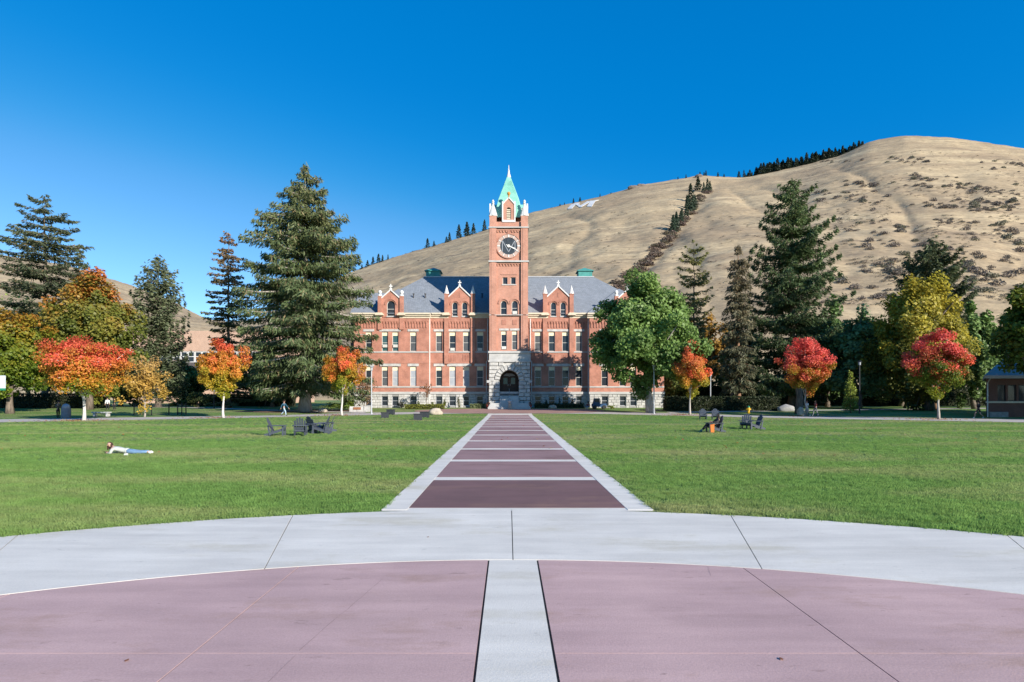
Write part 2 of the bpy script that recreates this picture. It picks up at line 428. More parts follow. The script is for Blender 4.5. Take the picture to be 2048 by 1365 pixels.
# pink panels in a grid, clipped by the ring, and the narrow centre strip
def arcy(x): return PCY + math.sqrt(max((RIN - 0.006) ** 2 - (x - PCX) ** 2, 0.01))
xs_lines = [-11.0, -8.3, -5.5, -2.68, -0.262, 0.382, 2.98, 5.66, 8.4, 11.0]
ys_lines = [-11.5, -8.6, -5.9, -3.2, -0.5, 2.2, 4.9, 99]
for i in range(len(xs_lines) - 1):
    for j in range(len(ys_lines) - 1):
        gp = 0.006
        gl = 0.013 if abs(xs_lines[i] - 0.382) < .01 else gp
        gr = 0.013 if abs(xs_lines[i + 1] + 0.262) < .01 else gp
        strip = i == 4
        if strip: gl = gr = 0.009
        x0, x1 = xs_lines[i] + gl, xs_lines[i + 1] - gr
        y0 = ys_lines[j] + gp * 0.5
        if strip:
            if j % 3: continue
            y1 = ys_lines[min(j + 3, 7)]
            if j == 6: y0, y1 = 2.205, 99
            if j == 3: y1 = 2.2
            if j == 0: y1 = -3.2
        else: y1 = ys_lines[j + 1] - gp * 0.5
        if y1 > 50:
            top = []
            for q in range(9):
                x = x1 + (x0 - x1) * q / 8
                top.append((x, max(arcy(x), y0 + 0.02)))
            if arcy(x0) < y0 + .3 and arcy(x1) < y0 + .3: continue
            pts = [(x0, y0), (x1, y0)] + top
        else:
            if max(abs(x0), abs(x1)) ** 2 + (y1 - PCY) ** 2 > RIN ** 2: continue
            pts = [(x0, y0), (x1, y0), (x1, y1), (x0, y1)]
        slab(pts, 0.020, M_conc if strip else M_pink, 'paving_slab', plaza)
# hairline cracks
rk = random.Random(12)
for a_, b_ in (((-1.50, 6.9), (-1.80, 4.95)), ((-1.80, 4.85), (-2.0, 2.3)), ((2.55, 7.4), (2.45, 7.0))):
    s = MB(); P_ = []
    for i in range(15):
        f = i / 14; P_.append((a_[0] + (b_[0] - a_[0]) * f + rk.gauss(0, .004), a_[1] + (b_[1] - a_[1]) * f))
    for p, q in zip(P_[:-1], P_[1:]):
        w_ = rk.uniform(.0012, .0028); s.poly([(p[0] - w_, p[1], .0215), (p[0] + w_, p[1], .0215), (q[0] + w_, q[1], .0215), (q[0] - w_, q[1], .0215)])
    s.build('crack', mat('crack_dust', (.22, .15, .15), (.3, .2, .2), 3, .95), plaza)
# walkway to the hall
WX = 0.17
wk_bed = MB()
ys = [11.04, 66, 70.0]
for a, b in zip(ys[:-1], ys[1:]):
    wk_bed.poly([(WX - 2.60, a, G(a) + 0.008), (WX + 2.60, a, G(a) + 0.008), (WX + 2.60, b, G(b) + 0.008), (WX - 2.60, b, G(b) + 0.008)])
walk = wk_bed.build('walkway', M_conc, origin=(0, 0, 0)); walk['kind'] = 'structure'
def wslab(x0, x1, y0, y1, dz, m, name):
    s = MB(); zz = lambda y: G(y) + dz
    yy = [y0] + ([66] if y0 < 66 < y1 else []) + [y1]
    for a, b in zip(yy[:-1], yy[1:]):
        s.poly([(x0, a, zz(a)), (x1, a, zz(a)), (x1, b, zz(b)), (x0, b, zz(b))])
    for xx in (x0, x1): s.poly([(xx, y0, G(y0) + .009), (xx, y1, G(y1) + .009), (xx, y1, zz(y1)), (xx, y0, zz(y0))])
    s.poly([(x0, y0, G(y0) + .009), (x1, y0, G(y0) + .009), (x1, y0, zz(y0)), (x0, y0, zz(y0))])
    return s.build(name, m, walk)
y = 11.34; k = 0
while y < 67:
    y1 = min(y + 3.72, 69.6)
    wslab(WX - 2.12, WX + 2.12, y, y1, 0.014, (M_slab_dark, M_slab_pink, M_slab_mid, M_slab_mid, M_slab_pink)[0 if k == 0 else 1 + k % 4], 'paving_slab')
    y += 4.32; k += 1
y = 11.12; k = 0
while y < 69:                                   # pale border slabs
    y1 = min(y + 4.31, 69.9)
    for a, b in ((WX - 2.62, WX - 2.13), (WX + 2.13, WX + 2.62)):
        wslab(a, b, y, y1, 0.016, M_conc, 'border_slab')
    y += 4.32; k += 1

# oval path at the far side of the lawn
OX = [0, 6, 10, 19, 28, 43, 60, 80, 110]
OY = [70, 69.8, 69.2, 65.3, 57.6, 48.6, 40, 32, 22]
def db(x): return float(np.interp(abs(x - 0.1), OX, OY))
xs = np.linspace(-75, 75, 121)
rows = MB()
for a, b in zip(xs[:-1], xs[1:]):
    wa, wb = (4.4 + 4.4 * min(1, max(0, (abs(q) - 8) / 28)) for q in (a, b))
    for j in range(8):
        t0, t1 = j / 8, (j + 1) / 8
        P = [(a, db(a) + wa * t0), (b, db(b) + wb * t0), (b, db(b) + wb * t1), (a, db(a) + wa * t1)]
        rows.poly([(x, y, G(y) + 0.018) for x, y in P])
op = rows.build('oval_path', M_concrete_far, origin=(0, 0, 0)); op['kind'] = 'structure'
# red forecourt in front of the portal
fc = MB()
for j in range(24):
    y0, y1 = 70.0 + j * 0.5, 70.5 + j * 0.5
    def hw(y):
        t = (y - 76.2) / 6.6
        return max(12.5 * math.sqrt(max(1 - t * t, 0)), 3.6 if y > 76 else 2.4)
    fc.poly([(0.1 - hw(y0), y0, G(y0) + .026), (0.1 + hw(y0), y0, G(y0) + .026), (0.1 + hw(y1), y1, G(y1) + .026), (0.1 - hw(y1), y1, G(y1) + .026)])
fo = fc.build('forecourt', M_redpave, origin=(0, 0, 0)); fo['kind'] = 'structure'
# cross paths behind the oval on the left and right
def path_strip(name, pts, w, m=M_concrete_far, dz=0.012):
    s = MB()
    for (a, b) in zip(pts[:-1], pts[1:]):
        for j in range(6):
            p = (a[0] + (b[0] - a[0]) * j / 6, a[1] + (b[1] - a[1]) * j / 6); q = (a[0] + (b[0] - a[0]) * (j + 1) / 6, a[1] + (b[1] - a[1]) * (j + 1) / 6)
            s.poly([(p[0], p[1] - w / 2, G(p[1] - w / 2) + dz), (q[0], q[1] - w / 2, G(q[1] - w / 2) + dz), (q[0], q[1] + w / 2, G(q[1] + w / 2) + dz), (p[0], p[1] + w / 2, G(p[1] + w / 2) + dz)])
    o = s.build(name, m, origin=(0, 0, 0)); o['kind'] = 'structure'; return o
path_strip('path', [(-60, 92), (-42, 84), (-27, 75.5), (-18, 72.5)], 2.4)
path_strip('path', [(20, 72.4), (40, 78), (70, 84)], 2.2)

# ------------------------------------------------------------------ hill
def vnoise(x, y, seed=0):
    xi = np.floor(x).astype(np.int64); yi = np.floor(y).astype(np.int64); fx = x - xi; fy = y - yi
    fx = fx * fx * (3 - 2 * fx); fy = fy * fy * (3 - 2 * fy)
    def h(i, j):
        v = np.sin(i * 127.1 + j * 311.7 + seed * 74.7) * 43758.5453
        return v - np.floor(v)
    return (h(xi, yi) * (1 - fx) + h(xi + 1, yi) * fx) * (1 - fy) + (h(xi, yi + 1) * (1 - fx) + h(xi + 1, yi + 1) * fx) * fy
def fbm(x, y, seed=0, o=5):
    r = 0; a = 0.5; t = 0
    for k in range(o):
        r = r + a * vnoise(x * 2 ** k, y * 2 ** k, seed + k); t += a; a *= 0.52
    return r / t
RX = [-1500, -600, -200, 0, 130, 260, 340, 410, 480, 540, 620, 690, 750, 830, 870, 975, 1060, 1130, 1230, 1275, 1300, 1400, 1440, 1480, 1510, 1600, 1680, 1740, 1810, 1900, 2048, 2300, 2700, 3600]
RY = [500, 465, 495, 510, 530, 570, 600, 638, 662, 640, 592, 549, 527, 502, 491, 460, 426, 410, 386, 371, 368, 351, 354, 356, 352, 333, 312, 283, 271, 275, 297, 340, 420, 560]
pxs = np.arange(-1500, 3600, 6.0)
ridge = np.interp(pxs, RX, RY)
D = 1150 + 120 * np.sin((pxs - 700) / 420.0)
D = np.where(pxs < 520, 1500, D); D = np.convolve(np.pad(D, 15, 'edge'), np.ones(31) / 31, 'valid')
tt = np.concatenate([np.linspace(0, 1, 150), 1 + np.linspace(0.03, 0.6, 14)])
R0 = 240.0
PX, T = np.meshgrid(pxs, tt, indexing='ij')
DD = D[:, None] + 0 * T
RR = R0 + (DD - R0) * T
def gsm(a, sg):
    k = np.exp(-0.5 * (np.arange(-60, 61) * 6.0 / sg) ** 2); k /= k.sum(); return np.convolve(np.pad(a, 60, 'edge'), k, 'valid')
H = (HY - gsm(ridge, 6))[:, None] * D[:, None] / F + CAMH
HS = (HY - gsm(ridge, 110))[:, None] * D[:, None] / F + CAMH
w_ = np.clip((T - 0.55) / 0.45, 0, 1) ** 1.5
H = HS * (1 - w_) + H * w_
S = np.where(T <= 1, T ** 1.04, 1 - 0.9 * (T - 1) ** 1.3)
ZZ = H * S - 3 * (T < 0.001)
XX = (PX - CX) * RR / F
YY = RR
damp = np.clip(1 - T ** 3, 0, 1) * np.clip(T * 4, 0, 1)
damp2 = np.where(T > 1, 0.3, damp * 0.97 + 0.03)
ZZ = ZZ + damp2 * (24 * (fbm(XX / 230, YY / 230, 3) - 0.5) + 8 * (fbm(XX / 40, YY / 40, 9) - 0.5)) + 2.6 * (fbm(XX / 14, YY / 14, 5, 3) - 0.5) * np.clip(T * 5, 0, 1)
ZZ = ZZ - 5 * np.clip(T * 3, 0, 1) * np.clip((1 - T) * 4, 0, 1) * (1 - 2 * np.abs(fbm(PX / 150 + T * 1.2, T * 1.6, 31, 3) - .5)) ** 5
pyv = HY - (ZZ - CAMH) * F / RR
gxl = np.interp(pyv, [372, 440, 520, 590], [1425, 1372, 1305, 1225])
ZZ = ZZ - 4 * np.exp(-((PX - gxl) / 20) ** 2) * ((pyv > 365) & (T < 0.99) & (T > 0.05))
nC, nR = PX.shape
hv = np.stack([XX, YY, ZZ], -1).reshape(-1, 3)
idx = np.arange(nC * nR).reshape(nC, nR)
hf = np.stack([idx[:-1, :-1], idx[1:, :-1], idx[1:, 1:], idx[:-1, 1:]], -1).reshape(-1, 4)
def np_mesh(name, v, f, smooth=False):
    me = bpy.data.meshes.new(name); k = f.shape[1]
    me.vertices.add(len(v)); me.vertices.foreach_set('co', np.ascontiguousarray(v, dtype=np.float32).ravel())
    me.loops.add(f.size); me.loops.foreach_set('vertex_index', np.ascontiguousarray(f, dtype=np.int32).ravel())
    me.polygons.add(len(f)); me.polygons.foreach_set('loop_start', np.arange(0, f.size, k, dtype=np.int32))
    if smooth: me.polygons.foreach_set('use_smooth', np.ones(len(f), dtype=bool))
    me.update(calc_edges=True)
    return me
def hill_mat():
    m = bpy.data.materials.new('dry_hill'); m.use_nodes = True
    n, l = m.node_tree.nodes, m.node_tree.links
    p = n['Principled BSDF']; p.inputs['Roughness'].default_value = 0.95; p.inputs['Specular IOR Level'].default_value = 0.05
    g = n.new('ShaderNodeNewGeometry')
    def noise(scale, det, st=(1, 1, 1), rough=0.6):
        mp = n.new('ShaderNodeMapping'); mp.inputs['Scale'].default_value = st; l.new(g.outputs['Position'], mp.inputs[0])
        z = n.new('ShaderNodeTexNoise'); z.inputs['Scale'].default_value = scale; z.inputs['Detail'].default_value = det; z.inputs['Roughness'].default_value = rough
        l.new(mp.outputs[0], z.inputs['Vector']); return z.outputs['Fac']
    def rr(f, lo, hi, a=0.0, b=1.0):
        r = n.new('ShaderNodeMapRange'); r.inputs['From Min'].default_value = lo; r.inputs['From Max'].default_value = hi; r.inputs['To Min'].default_value = a; r.inputs['To Max'].default_value = b
        l.new(f, r.inputs['Value']); return r.outputs[0]
    def mix(f, x, y, mode='MIX'):
        k = n.new('ShaderNodeMix'); k.data_type = 'RGBA'; k.blend_type = mode
        if isinstance(f, float): k.inputs[0].default_value = f
        else: l.new(f, k.inputs[0])
        for v, i in ((x, 6), (y, 7)):
            if isinstance(v, tuple): k.inputs[i].default_value = rgb(v)
            else: l.new(v, k.inputs[i])
        return k.outputs[2]
    c = mix(rr(noise(0.006, 7), 0.35, 0.65), (0.37, 0.285, 0.178), (0.29, 0.218, 0.142))
    c = mix(rr(noise(0.02, 8, (0.25, 0.4, 2.2)), 0.48, 0.68, 0, 0.85), c, (0.50, 0.395, 0.245))
    c = mix(rr(noise(0.035, 7, (0.22, 0.35, 3.2)), 0.57, 0.68, 0, 0.75), c, (0.155, 0.12, 0.09))
    c = mix(rr(noise(0.16, 4, (0.7, 0.7, 1.5)), 0.66, 0.74, 0, 0.35), c, (0.10, 0.08, 0.065))
    c = mix(1.0, c, rr(noise(0.25, 6, (0.6, 0.6, 1.6)), 0.3, 0.7, 0.78, 1.2), 'MULTIPLY')
    l.new(c, p.inputs['Base Color'])
    bp = n.new('ShaderNodeBump'); bp.inputs['Distance'].default_value = 1.6; l.new(noise(0.09, 7, (0.6, 0.6, 1.8)), bp.inputs['Height']); l.new(bp.outputs[0], p.inputs['Normal'])
    return m
hill = link('hill', np_mesh('hill', hv, hf, True), hill_mat()); hill['kind'] = 'structure'
PYV = HY - (ZZ - CAMH) * F / RR
def hill_pt(px, py):
    fc_ = (px - pxs[0]) / 6.0; c = int(np.clip(math.floor(fc_), 0, nC - 2)); f = fc_ - c
    cy_ = PYV[c, :150] * (1 - f) + PYV[c + 1, :150] * f
    cr_ = RR[c, :150] * (1 - f) + RR[c + 1, :150] * f; cz_ = ZZ[c, :150] * (1 - f) + ZZ[c + 1, :150] * f
    yy = np.minimum.accumulate(cy_)
    if yy[-1] > py: j, g = 148, 1.0
    else:
        j = max(int(np.argmax(yy <= py)) - 1, 0)
        g = float(np.clip((cy_[j] - py) / max(cy_[j] - cy_[j + 1], 1e-6), 0, 1))
    rr = cr_[j] * (1 - g) + cr_[j + 1] * g
    return Vector(((px - CX) * rr / F, rr, cz_[j] * (1 - g) + cz_[j + 1] * g))

# white letter M of painted stone on the slope
lm = MB()
def stroke(a, b, wa, wb, n=5):
    P = []
    for i in range(n + 1):
        f = i / n; cx_ = a[0] + (b[0] - a[0]) * f; cy_ = a[1] + (b[1] - a[1]) * f; w = wa + (wb - wa) * f
        P.append([hill_pt(cx_ - w, cy_) + Vector((0, -.55, .65)), hill_pt(cx_ + w, cy_) + Vector((0, -.55, .65))])
    for p, q in zip(P[:-1], P[1:]):
        top = [p[0], p[1], q[1], q[0]]
        lm.hexa([v + Vector((0, 1.2, -1.5)) for v in top], top)
for a, b, wa, wb in (((1139, 418.5), (1147, 409.5), 4.5, 4), ((1147, 410.5), (1156, 406.5), 5, 3.5), ((1153, 407.5), (1161, 415), 3.5, 3), ((1159.5, 414.8), (1178, 403.5), 3, 3.5), ((1178.5, 414), (1186, 402.5), 4.8, 5), ((1181, 404), (1196, 401), 5, 2)):
    stroke(a, b, wa, wb)
ml = lm.build('hillside_letter', M_white); setp(ml, 'large white letter M lying on the dry hillside right of the clock tower', 'letter')

# ------------------------------------------------------------------ plants
def unit(v): return v / np.maximum(np.linalg.norm(v, axis=-1, keepdims=True), 1e-9)
def leaf_cloud(name, C, U, V, colr, m, parent, loc=(0, 0, 0)):
    n = len(C)
    v = np.stack([C - U, C + V, C + U, C - V], 1).reshape(-1, 3)
    me = np_mesh(name, v, np.arange(4 * n).reshape(n, 4))
    at = me.attributes.new('leafcol', 'FLOAT_COLOR', 'FACE')
    at.data.foreach_set('color', np.concatenate([np.clip(colr, 0, 1), np.ones((n, 1))], 1).astype(np.float32).ravel())
    return link(name, me, m, parent, loc)
def rand_dirs(n, r): return unit(r.normal(size=(n, 3)))
def pal(stops, t):
    """stops: [(t, rgb)] -> colours"""
    ts = [s[0] for s in stops]; cs = np.array([s[1] for s in stops])
    return np.stack([np.interp(t, ts, cs[:, i]) for i in range(3)], -1)

def broad_crown(r, c, rx, ry, rz, nclump, nleaf, size, prof=None, rcf=0.26, fill=0.55, lob=0.13, flat=0.75, inner=0.0):
    """leaf centres in a lumpy crown; returns C,U,V, clump id noise, height 0..1, outerness"""
    ph = r.uniform(0, 6.28, 6)
    cl = []
    while len(cl) < nclump:
        d = r.normal(size=3); d /= np.linalg.norm(d)
        rho = r.uniform(inner, 1) ** fill
        th = math.atan2(d[1], d[0])
        k = 1 + lob * math.sin(3 * th + ph[0] + 2 * d[2]) + lob * math.sin(5 * th + ph[1] - 3 * d[2]) * .7 + lob * r.normal() * .5
        p = d * rho * k
        h = (p[2] + 1) / 2
        w = np.interp(h, [q[0] for q in prof], [q[1] for q in prof]) if prof else 1
        p = np.array([p[0] * w, p[1] * w, p[2]])
        cl.append(p)
    cl = np.array(cl)
    cs = r.uniform(0.7, 1.25, nclump)
    wts = cs ** 2 / np.sum(cs ** 2)
    ids = r.choice(nclump, nleaf, p=wts)
    base = cl[ids] * (1 - rcf * 0.55)
    off = rand_dirs(nleaf, r) * (r.uniform(0, 1, nleaf) ** 0.42)[:, None] * (rcf * cs[ids])[:, None]
    off[:, 2] *= flat
    P = base + off
    outer = np.linalg.norm(P, axis=1)
    sc = np.array([rx, ry, rz])
    C = P * sc + np.array(c)
    nrm = unit(rand_dirs(nleaf, r) * 0.9 + unit(P + 1e-6) * 0.7 + np.array([0.1, -0.15, 0.45]))
    tmp = rand_dirs(nleaf, r)
    U = unit(np.cross(nrm, tmp)); V = np.cross(nrm, U)
    s = size * r.uniform(0.65, 1.35, nleaf)
    clr = r.normal(size=nclump)[ids]
    return C, U * s[:, None] * 0.62, V * s[:, None] * 0.5, clr, (P[:, 2] + 1) / 2, outer, cl * sc + np.array(c)

def wood(s, base, top, r0, r1, r, limbs=(), flare=1.5, wob=0.02, n=9, k=8):
    b, t = Vector(base), Vector(top); L = (t - b).length
    pts = []; rad = []
    for i in range(k + 1):
        f = i / k
        p = b.lerp(t, f) + Vector((r.normal() * wob * L * (0 < i), r.normal() * wob * L * (0 < i), 0))
        pts.append(p); rr_ = r0 + (r1 - r0) * f
        if i == 0: rr_ *= flare
        elif f < .16: rr_ *= 1 + (flare - 1) * 0.25
        rad.append(rr_)
    s.tube(pts, rad, n)
    for (f, q, lr) in limbs:
        i = min(int(f * k), k - 1); p = pts[i].lerp(pts[i + 1], f * k - i)
        q = Vector(q); mid = p.lerp(q, 0.5) + Vector((0, 0, 0.12 * (q - p).length))
        s.tube([p, mid, q], [lr, lr * 0.65, lr * 0.25], 5)
    return pts

def broadleaf(name, label, cat, px, d, crown, stops, trunk_r, nclump, nleaf, size, seed, group=None, prof=None, bark=None, rcf=0.26, base_z=None, jit=0.16, depth=0.95, cnoise=0.14, trunk_px=None, tilt=(0, 0, 0), fill=0.55, lob=0.13, nlimb=16, side=(0, 0, 0), m=None, shrink=1.0, inner=0.0):
    r = np.random.default_rng(seed)
    x0, x1, y0, y1 = crown
    cx_, rx = X((x0 + x1) / 2, d), (x1 - x0) / 2 * d / F * shrink
    zt, zb = Z(y0, d), Z(y1, d)
    gz = G(d) if base_z is None else base_z
    bx = X(trunk_px if trunk_px is not None else px, d)
    t = thing(name, label, cat, (bx, d, gz), 0, group)
    c = (cx_ - bx, 0, (zt + zb) / 2 - gz); rz = (zt - zb) / 2 * (1 - (1 - shrink) * .6)
    C, U, V, cid, h, outer, cl = broad_crown(r, c, rx, rx * depth, rz, nclump, nleaf, size, prof, rcf, fill, lob, inner=inner)
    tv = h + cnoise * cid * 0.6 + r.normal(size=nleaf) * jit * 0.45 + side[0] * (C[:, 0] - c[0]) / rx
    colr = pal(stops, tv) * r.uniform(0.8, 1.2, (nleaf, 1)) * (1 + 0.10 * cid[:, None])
    s = MB()
    order = r.permutation(len(cl))[:nlimb]
    limbs = [(float(r.uniform(0.3, 0.85)), tuple(cl[i]), trunk_r * 0.38) for i in order]
    wood(s, (0, 0, -0.15), (c[0] * 0.8, 0, c[2] + rz * 0.35), trunk_r, trunk_r * 0.3, r, limbs, wob=0.006 if trunk_r < .2 else .02)
    s.local('trunk', bark or M_bark, t, smooth=True)
    leaf_cloud('crown', C, U, V, colr, m or M_leaf, t)
    return t

def conifer(name, label, cat, px, d, top_py, base_py, prof, stops, trunk_r, seed, nwhorl=34, nper=6, dens=26, spray=(0.55, 0.16), droop=0.30, hang=0.8, group=None, bark=None, base_z=None, up_tip=0.15, clump=0.0, tipcol=None, gap=0.0, thick=0.09, irregular=0.18, bottom_px=None, wmul=1.0):
    """prof: [(t, half-width px)] t=0 at top .. 1 at the lowest branch; real branches, each with hanging sprays"""
    r = np.random.default_rng(seed)
    gz = G(d) if base_z is None else base_z
    x = X(px, d); zt = Z(top_py, d) - gz; zb = Z(base_py, d) - gz
    t = thing(name, label, cat, (x, d, gz), 0, group)
    s = MB()
    wood(s, (0, 0, -0.2), (0, 0, zt * 0.985), trunk_r, 0.03, r, flare=1.6, wob=0.002, n=9, k=14)
    Cs, Us, Vs, Ks = [], [], [], []
    for w in range(nwhorl):
        f = (w + 0.3 * r.normal()) / (nwhorl - 1); f = min(max(f, 0.004), 1.0)
        z = zt + (zb - zt) * f
        wpx = np.interp(f, [p[0] for p in prof], [p[1] for p in prof]) * d / F
        n = max(3, int(nper * (0.7 + 0.3 * min(1, f * 5)) + r.uniform(-0.5, 0.9)))
        a0 = r.uniform(0, 6.28)
        for b in range(n):
            if r.uniform() < gap: continue
            a = a0 + 6.283 * b / n + r.normal() * 0.25
            L = wmul * wpx * (1 - abs(r.normal()) * irregular + r.uniform(-.04, .06)); L = max(L, 0.25)
            dirh = np.array([math.cos(a), math.sin(a), 0])
            zz0 = z + r.normal() * (zt - zb) / nwhorl * 0.3
            drp = droop * (0.35 + 0.75 * f)
            def bp(u):
                u = np.asarray(u)[..., None]
                zoff = L * (0.10 * u - drp * u ** 1.5 + up_tip * np.clip(u - 0.6, 0, 1) ** 1.4 * 1.6)
                return dirh * L * u + np.array([0, 0, 1.0]) * (zz0 + zoff)
            k = max(8, int(L * dens * (0.55 + 0.45 * min(L / 3.0, 1.6))))
            u = np.clip(r.uniform(0.04, 1.0, k) ** 0.78, 0.03, 1.02)
            latmax = 0.30 * L * (1.02 - u) + 0.06 * L + 0.12
            lat = r.uniform(-1, 1, k) * latmax
            side = np.array([-math.sin(a), math.cos(a), 0])
            if clump > 0:
                q = np.round(u * 5) / 5; u = u * (1 - clump) + q * clump; lat = lat * (1 - 0.3 * clump)
            c = bp(u) + side * lat[:, None] + np.array([0, 0, 1.0]) * (r.normal(size=k) * thick - np.abs(lat) * 0.10 - r.uniform(0, 0.35, k) * hang)[:, None]
            d1 = unit(dirh * r.uniform(0.2, 0.9, k)[:, None] + side * (np.sign(lat) * r.uniform(0.2, 0.9, k))[:, None] + np.array([0, 0, -1.0]) * (r.uniform(0.0, 1.2, k) * hang)[:, None] + r.normal(size=(k, 3)) * 0.25)
            nn = unit(r.normal(size=(k, 3)) + np.array([0, -0.3, 0.9]))
            v = unit(np.cross(nn, d1))
            sl = spray[0] * r.uniform(0.6, 1.3, k) * 0.5; sw = spray[1] * r.uniform(0.6, 1.4, k) * 0.5
            Cs.append(c); Us.append(d1 * sl[:, None]); Vs.append(v * sw[:, None])
            Ks.append(np.stack([np.full(k, 1 - f), u, np.full(k, r.normal())], -1))
            if L > 0.8:
                pts = [tuple(bp(np.array([q]))[0]) for q in (0.0, 0.35, 0.7, 0.95)]
                r1 = min(0.018 * L + 0.012, trunk_r * 0.4); s.tube(pts, [r1, r1 * 0.75, r1 * 0.45, 0.008], 4)
    C, U, V, K = (np.concatenate(q) for q in (Cs, Us, Vs, Ks))
    n = len(C)
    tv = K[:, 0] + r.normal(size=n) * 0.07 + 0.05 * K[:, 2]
    colr = 1.75 * pal(stops, tv) * r.uniform(0.7, 1.3, (n, 1)) * (1 + 0.10 * K[:, 2:3])  # leading factor lifts needle colours, partly in place of fill light
    if tipcol is not None:
        pick = (r.uniform(size=n) < tipcol[1] * np.clip(K[:, 1] * 1.4 - 0.3, 0, 1))
        colr[pick] = np.array(tipcol[0]) * r.uniform(0.7, 1.2, (int(pick.sum()), 1))
    s.local('trunk', bark or M_bark, t, smooth=True)
    leaf_cloud('crown', C, U, V, colr, M_needle, t)
    return t

# ------------------------------------------------------------------ the brick hall
DF, DW, DT, DP = 87.0, 85.9, 84.3, 83.2          # fronts: centre block, wings, tower, portal
HZ = G(86)
hall = thing('brick_hall', 'red brick hall with clock tower, slate roofs and grey stone portal', 'hall', (0.08, DF, HZ))
HC = 1018.0
def mir(px, side): return px if side < 0 else 2 * HC - px

def wall_holes(s, x0, x1, z0, z1, y, holes, depth=0.28):
    """front face at y with rectangular (optionally arched) openings; reveals go back by depth"""
    xs = sorted({x0, x1} | {h[0] for h in holes} | {h[1] for h in holes})
    zs = sorted({z0, z1} | {h[2] for h in holes} | {h[3] for h in holes})
    for a, b in zip(xs[:-1], xs[1:]):
        run = None
        for c, d in zip(zs[:-1], zs[1:]):
            mx_, mz_ = (a + b) / 2, (c + d) / 2
            inside = any(h[0] < mx_ < h[1] and h[2] < mz_ < h[3] for h in holes)
            if not inside:
                s.poly([(a, y, c), (b, y, c), (b, y, d), (a, y, d)])
    for h in holes:
        a, b, c, d = h[:4]
        s.poly([(a, y, c), (a, y + depth, c), (a, y + depth, d), (a, y, d)])
        s.poly([(b, y, c), (b, y, d), (b, y + depth, d), (b, y + depth, c)])
        s.poly([(a, y, c), (b, y, c), (b, y + depth, c), (a, y + depth, c)])
        if len(h) > 4 and h[4]:
            r_ = (b - a) / 2; xc = (a + b) / 2; sp = d - r_; n = 12
            P = [(xc - r_ * math.cos(math.pi * i / n), sp + r_ * math.sin(math.pi * i / n)) for i in range(n + 1)]
            for p, q in zip(P[:-1], P[1:]):
                s.poly([(p[0], y, p[1]), (q[0], y, q[1]), (q[0], y, d), (p[0], y, d)])
                s.poly([(p[0], y, p[1]), (p[0], y + depth, p[1]), (q[0], y + depth, q[1]), (q[0], y, q[1])])
        else:
            s.poly([(a, y, d), (a, y + depth, d), (b, y + depth, d), (b, y, d)])

def window(x0, x1, z0, z1, y, state, arch=False, ac=False, panel=0.2, mul=True, sash=None, sill=True):
    """window part: frame mesh with pane, upper panel, blind, sill as sub-parts. y = wall face"""
    sash = sash or M_sash
    yf = y + 0.17
    fw = 0.07
    s = MB()
    top = z1
    if arch:
        r_ = (x1 - x0) / 2; sp = z1 - r_; xc = (x0 + x1) / 2
        s.box(x0, x0 + fw, yf, yf + .08, z0, sp); s.box(x1 - fw, x1, yf, yf + .08, z0, sp)
        n = 10
        for i in range(n):
            a, b = math.pi * i / n, math.pi * (i + 1) / n
            P = [(xc - r_ * math.cos(a), sp + r_ * math.sin(a)), (xc - (r_ - fw) * math.cos(a), sp + (r_ - fw) * math.sin(a)), (xc - (r_ - fw) * math.cos(b), sp + (r_ - fw) * math.sin(b)), (xc - r_ * math.cos(b), sp + r_ * math.sin(b))]
            s.prism(P, yf, yf + .08)
        s.box(x0 + fw, x1 - fw, yf, yf + .08, z0, z0 + fw)
        s.box(x0 + fw, x1 - fw, yf + .01, yf + .07, z0 + (z1 - z0) * .45, z0 + (z1 - z0) * .45 + .06)
    else:
        s.box(x0, x0 + fw, yf, yf + .08, z0, z1); s.box(x1 - fw, x1, yf, yf + .08, z0, z1)
        s.box(x0 + fw, x1 - fw, yf, yf + .08, z0, z0 + fw); s.box(x0 + fw, x1 - fw, yf, yf + .08, z1 - fw, z1)
        if mul:
            zm = z0 + (z1 - z0) * (0.43 if panel else 0.5)
            s.box(x0 + fw, x1 - fw, yf + .01, yf + .07, zm, zm + .06)
    w = s.build('window', sash, hall)
    pane = MB()
    if arch:
        n = 10; P = [(x0 + .02, z0 + .02), (x1 - .02, z0 + .02)] + [(xc + (r_ - .02) * math.cos(math.pi * i / n), sp + (r_ - .02) * math.sin(math.pi * i / n)) for i in range(n + 1)]
        pane.prism(P, yf + .045, yf + .055)
    else:
        pane.box(x0 + .02, x1 - .02, yf + .045, yf + .055, z0 + .02, z1 - .02)
    pane.build('pane', {'teal': M_glass_teal}.get(state, M_glass), w)
    zt_ = z1 - (z1 - z0) * panel
    if panel and not arch:
        MB().box(x0 + fw, x1 - fw, yf + .012, yf + .04, zt_, z1 - fw).build('upper_panel', M_cream_panel, w)
    if state in ('blind', 'screen'):
        MB().box(x0 + fw + .01, x1 - fw - .01, yf + .018, yf + .042, z0 + fw + .01, zt_ - .01).build('blind', M_blind if state == 'blind' else M_blind_dark, w)
    if ac:
        a = MB(); xm = (x0 + x1) / 2; hw = min(0.33, (x1 - x0) / 2 - fw)
        zb = z0 + fw + .01 if ac == 1 else z0 + (z1 - z0) * .2
        a.box(xm - hw, xm + hw, yf - .22, yf + .01, zb, zb + .42)
        ao = a.build('air_conditioner', M_sash, w)
        # (grille bars sit proud of the case)
    if sill:
        MB().box(x0 - .05, x1 + .05, y - .08, y + .2, z0 - .14, z0 - .002).build('sill', M_stone_smooth, w)
    return w

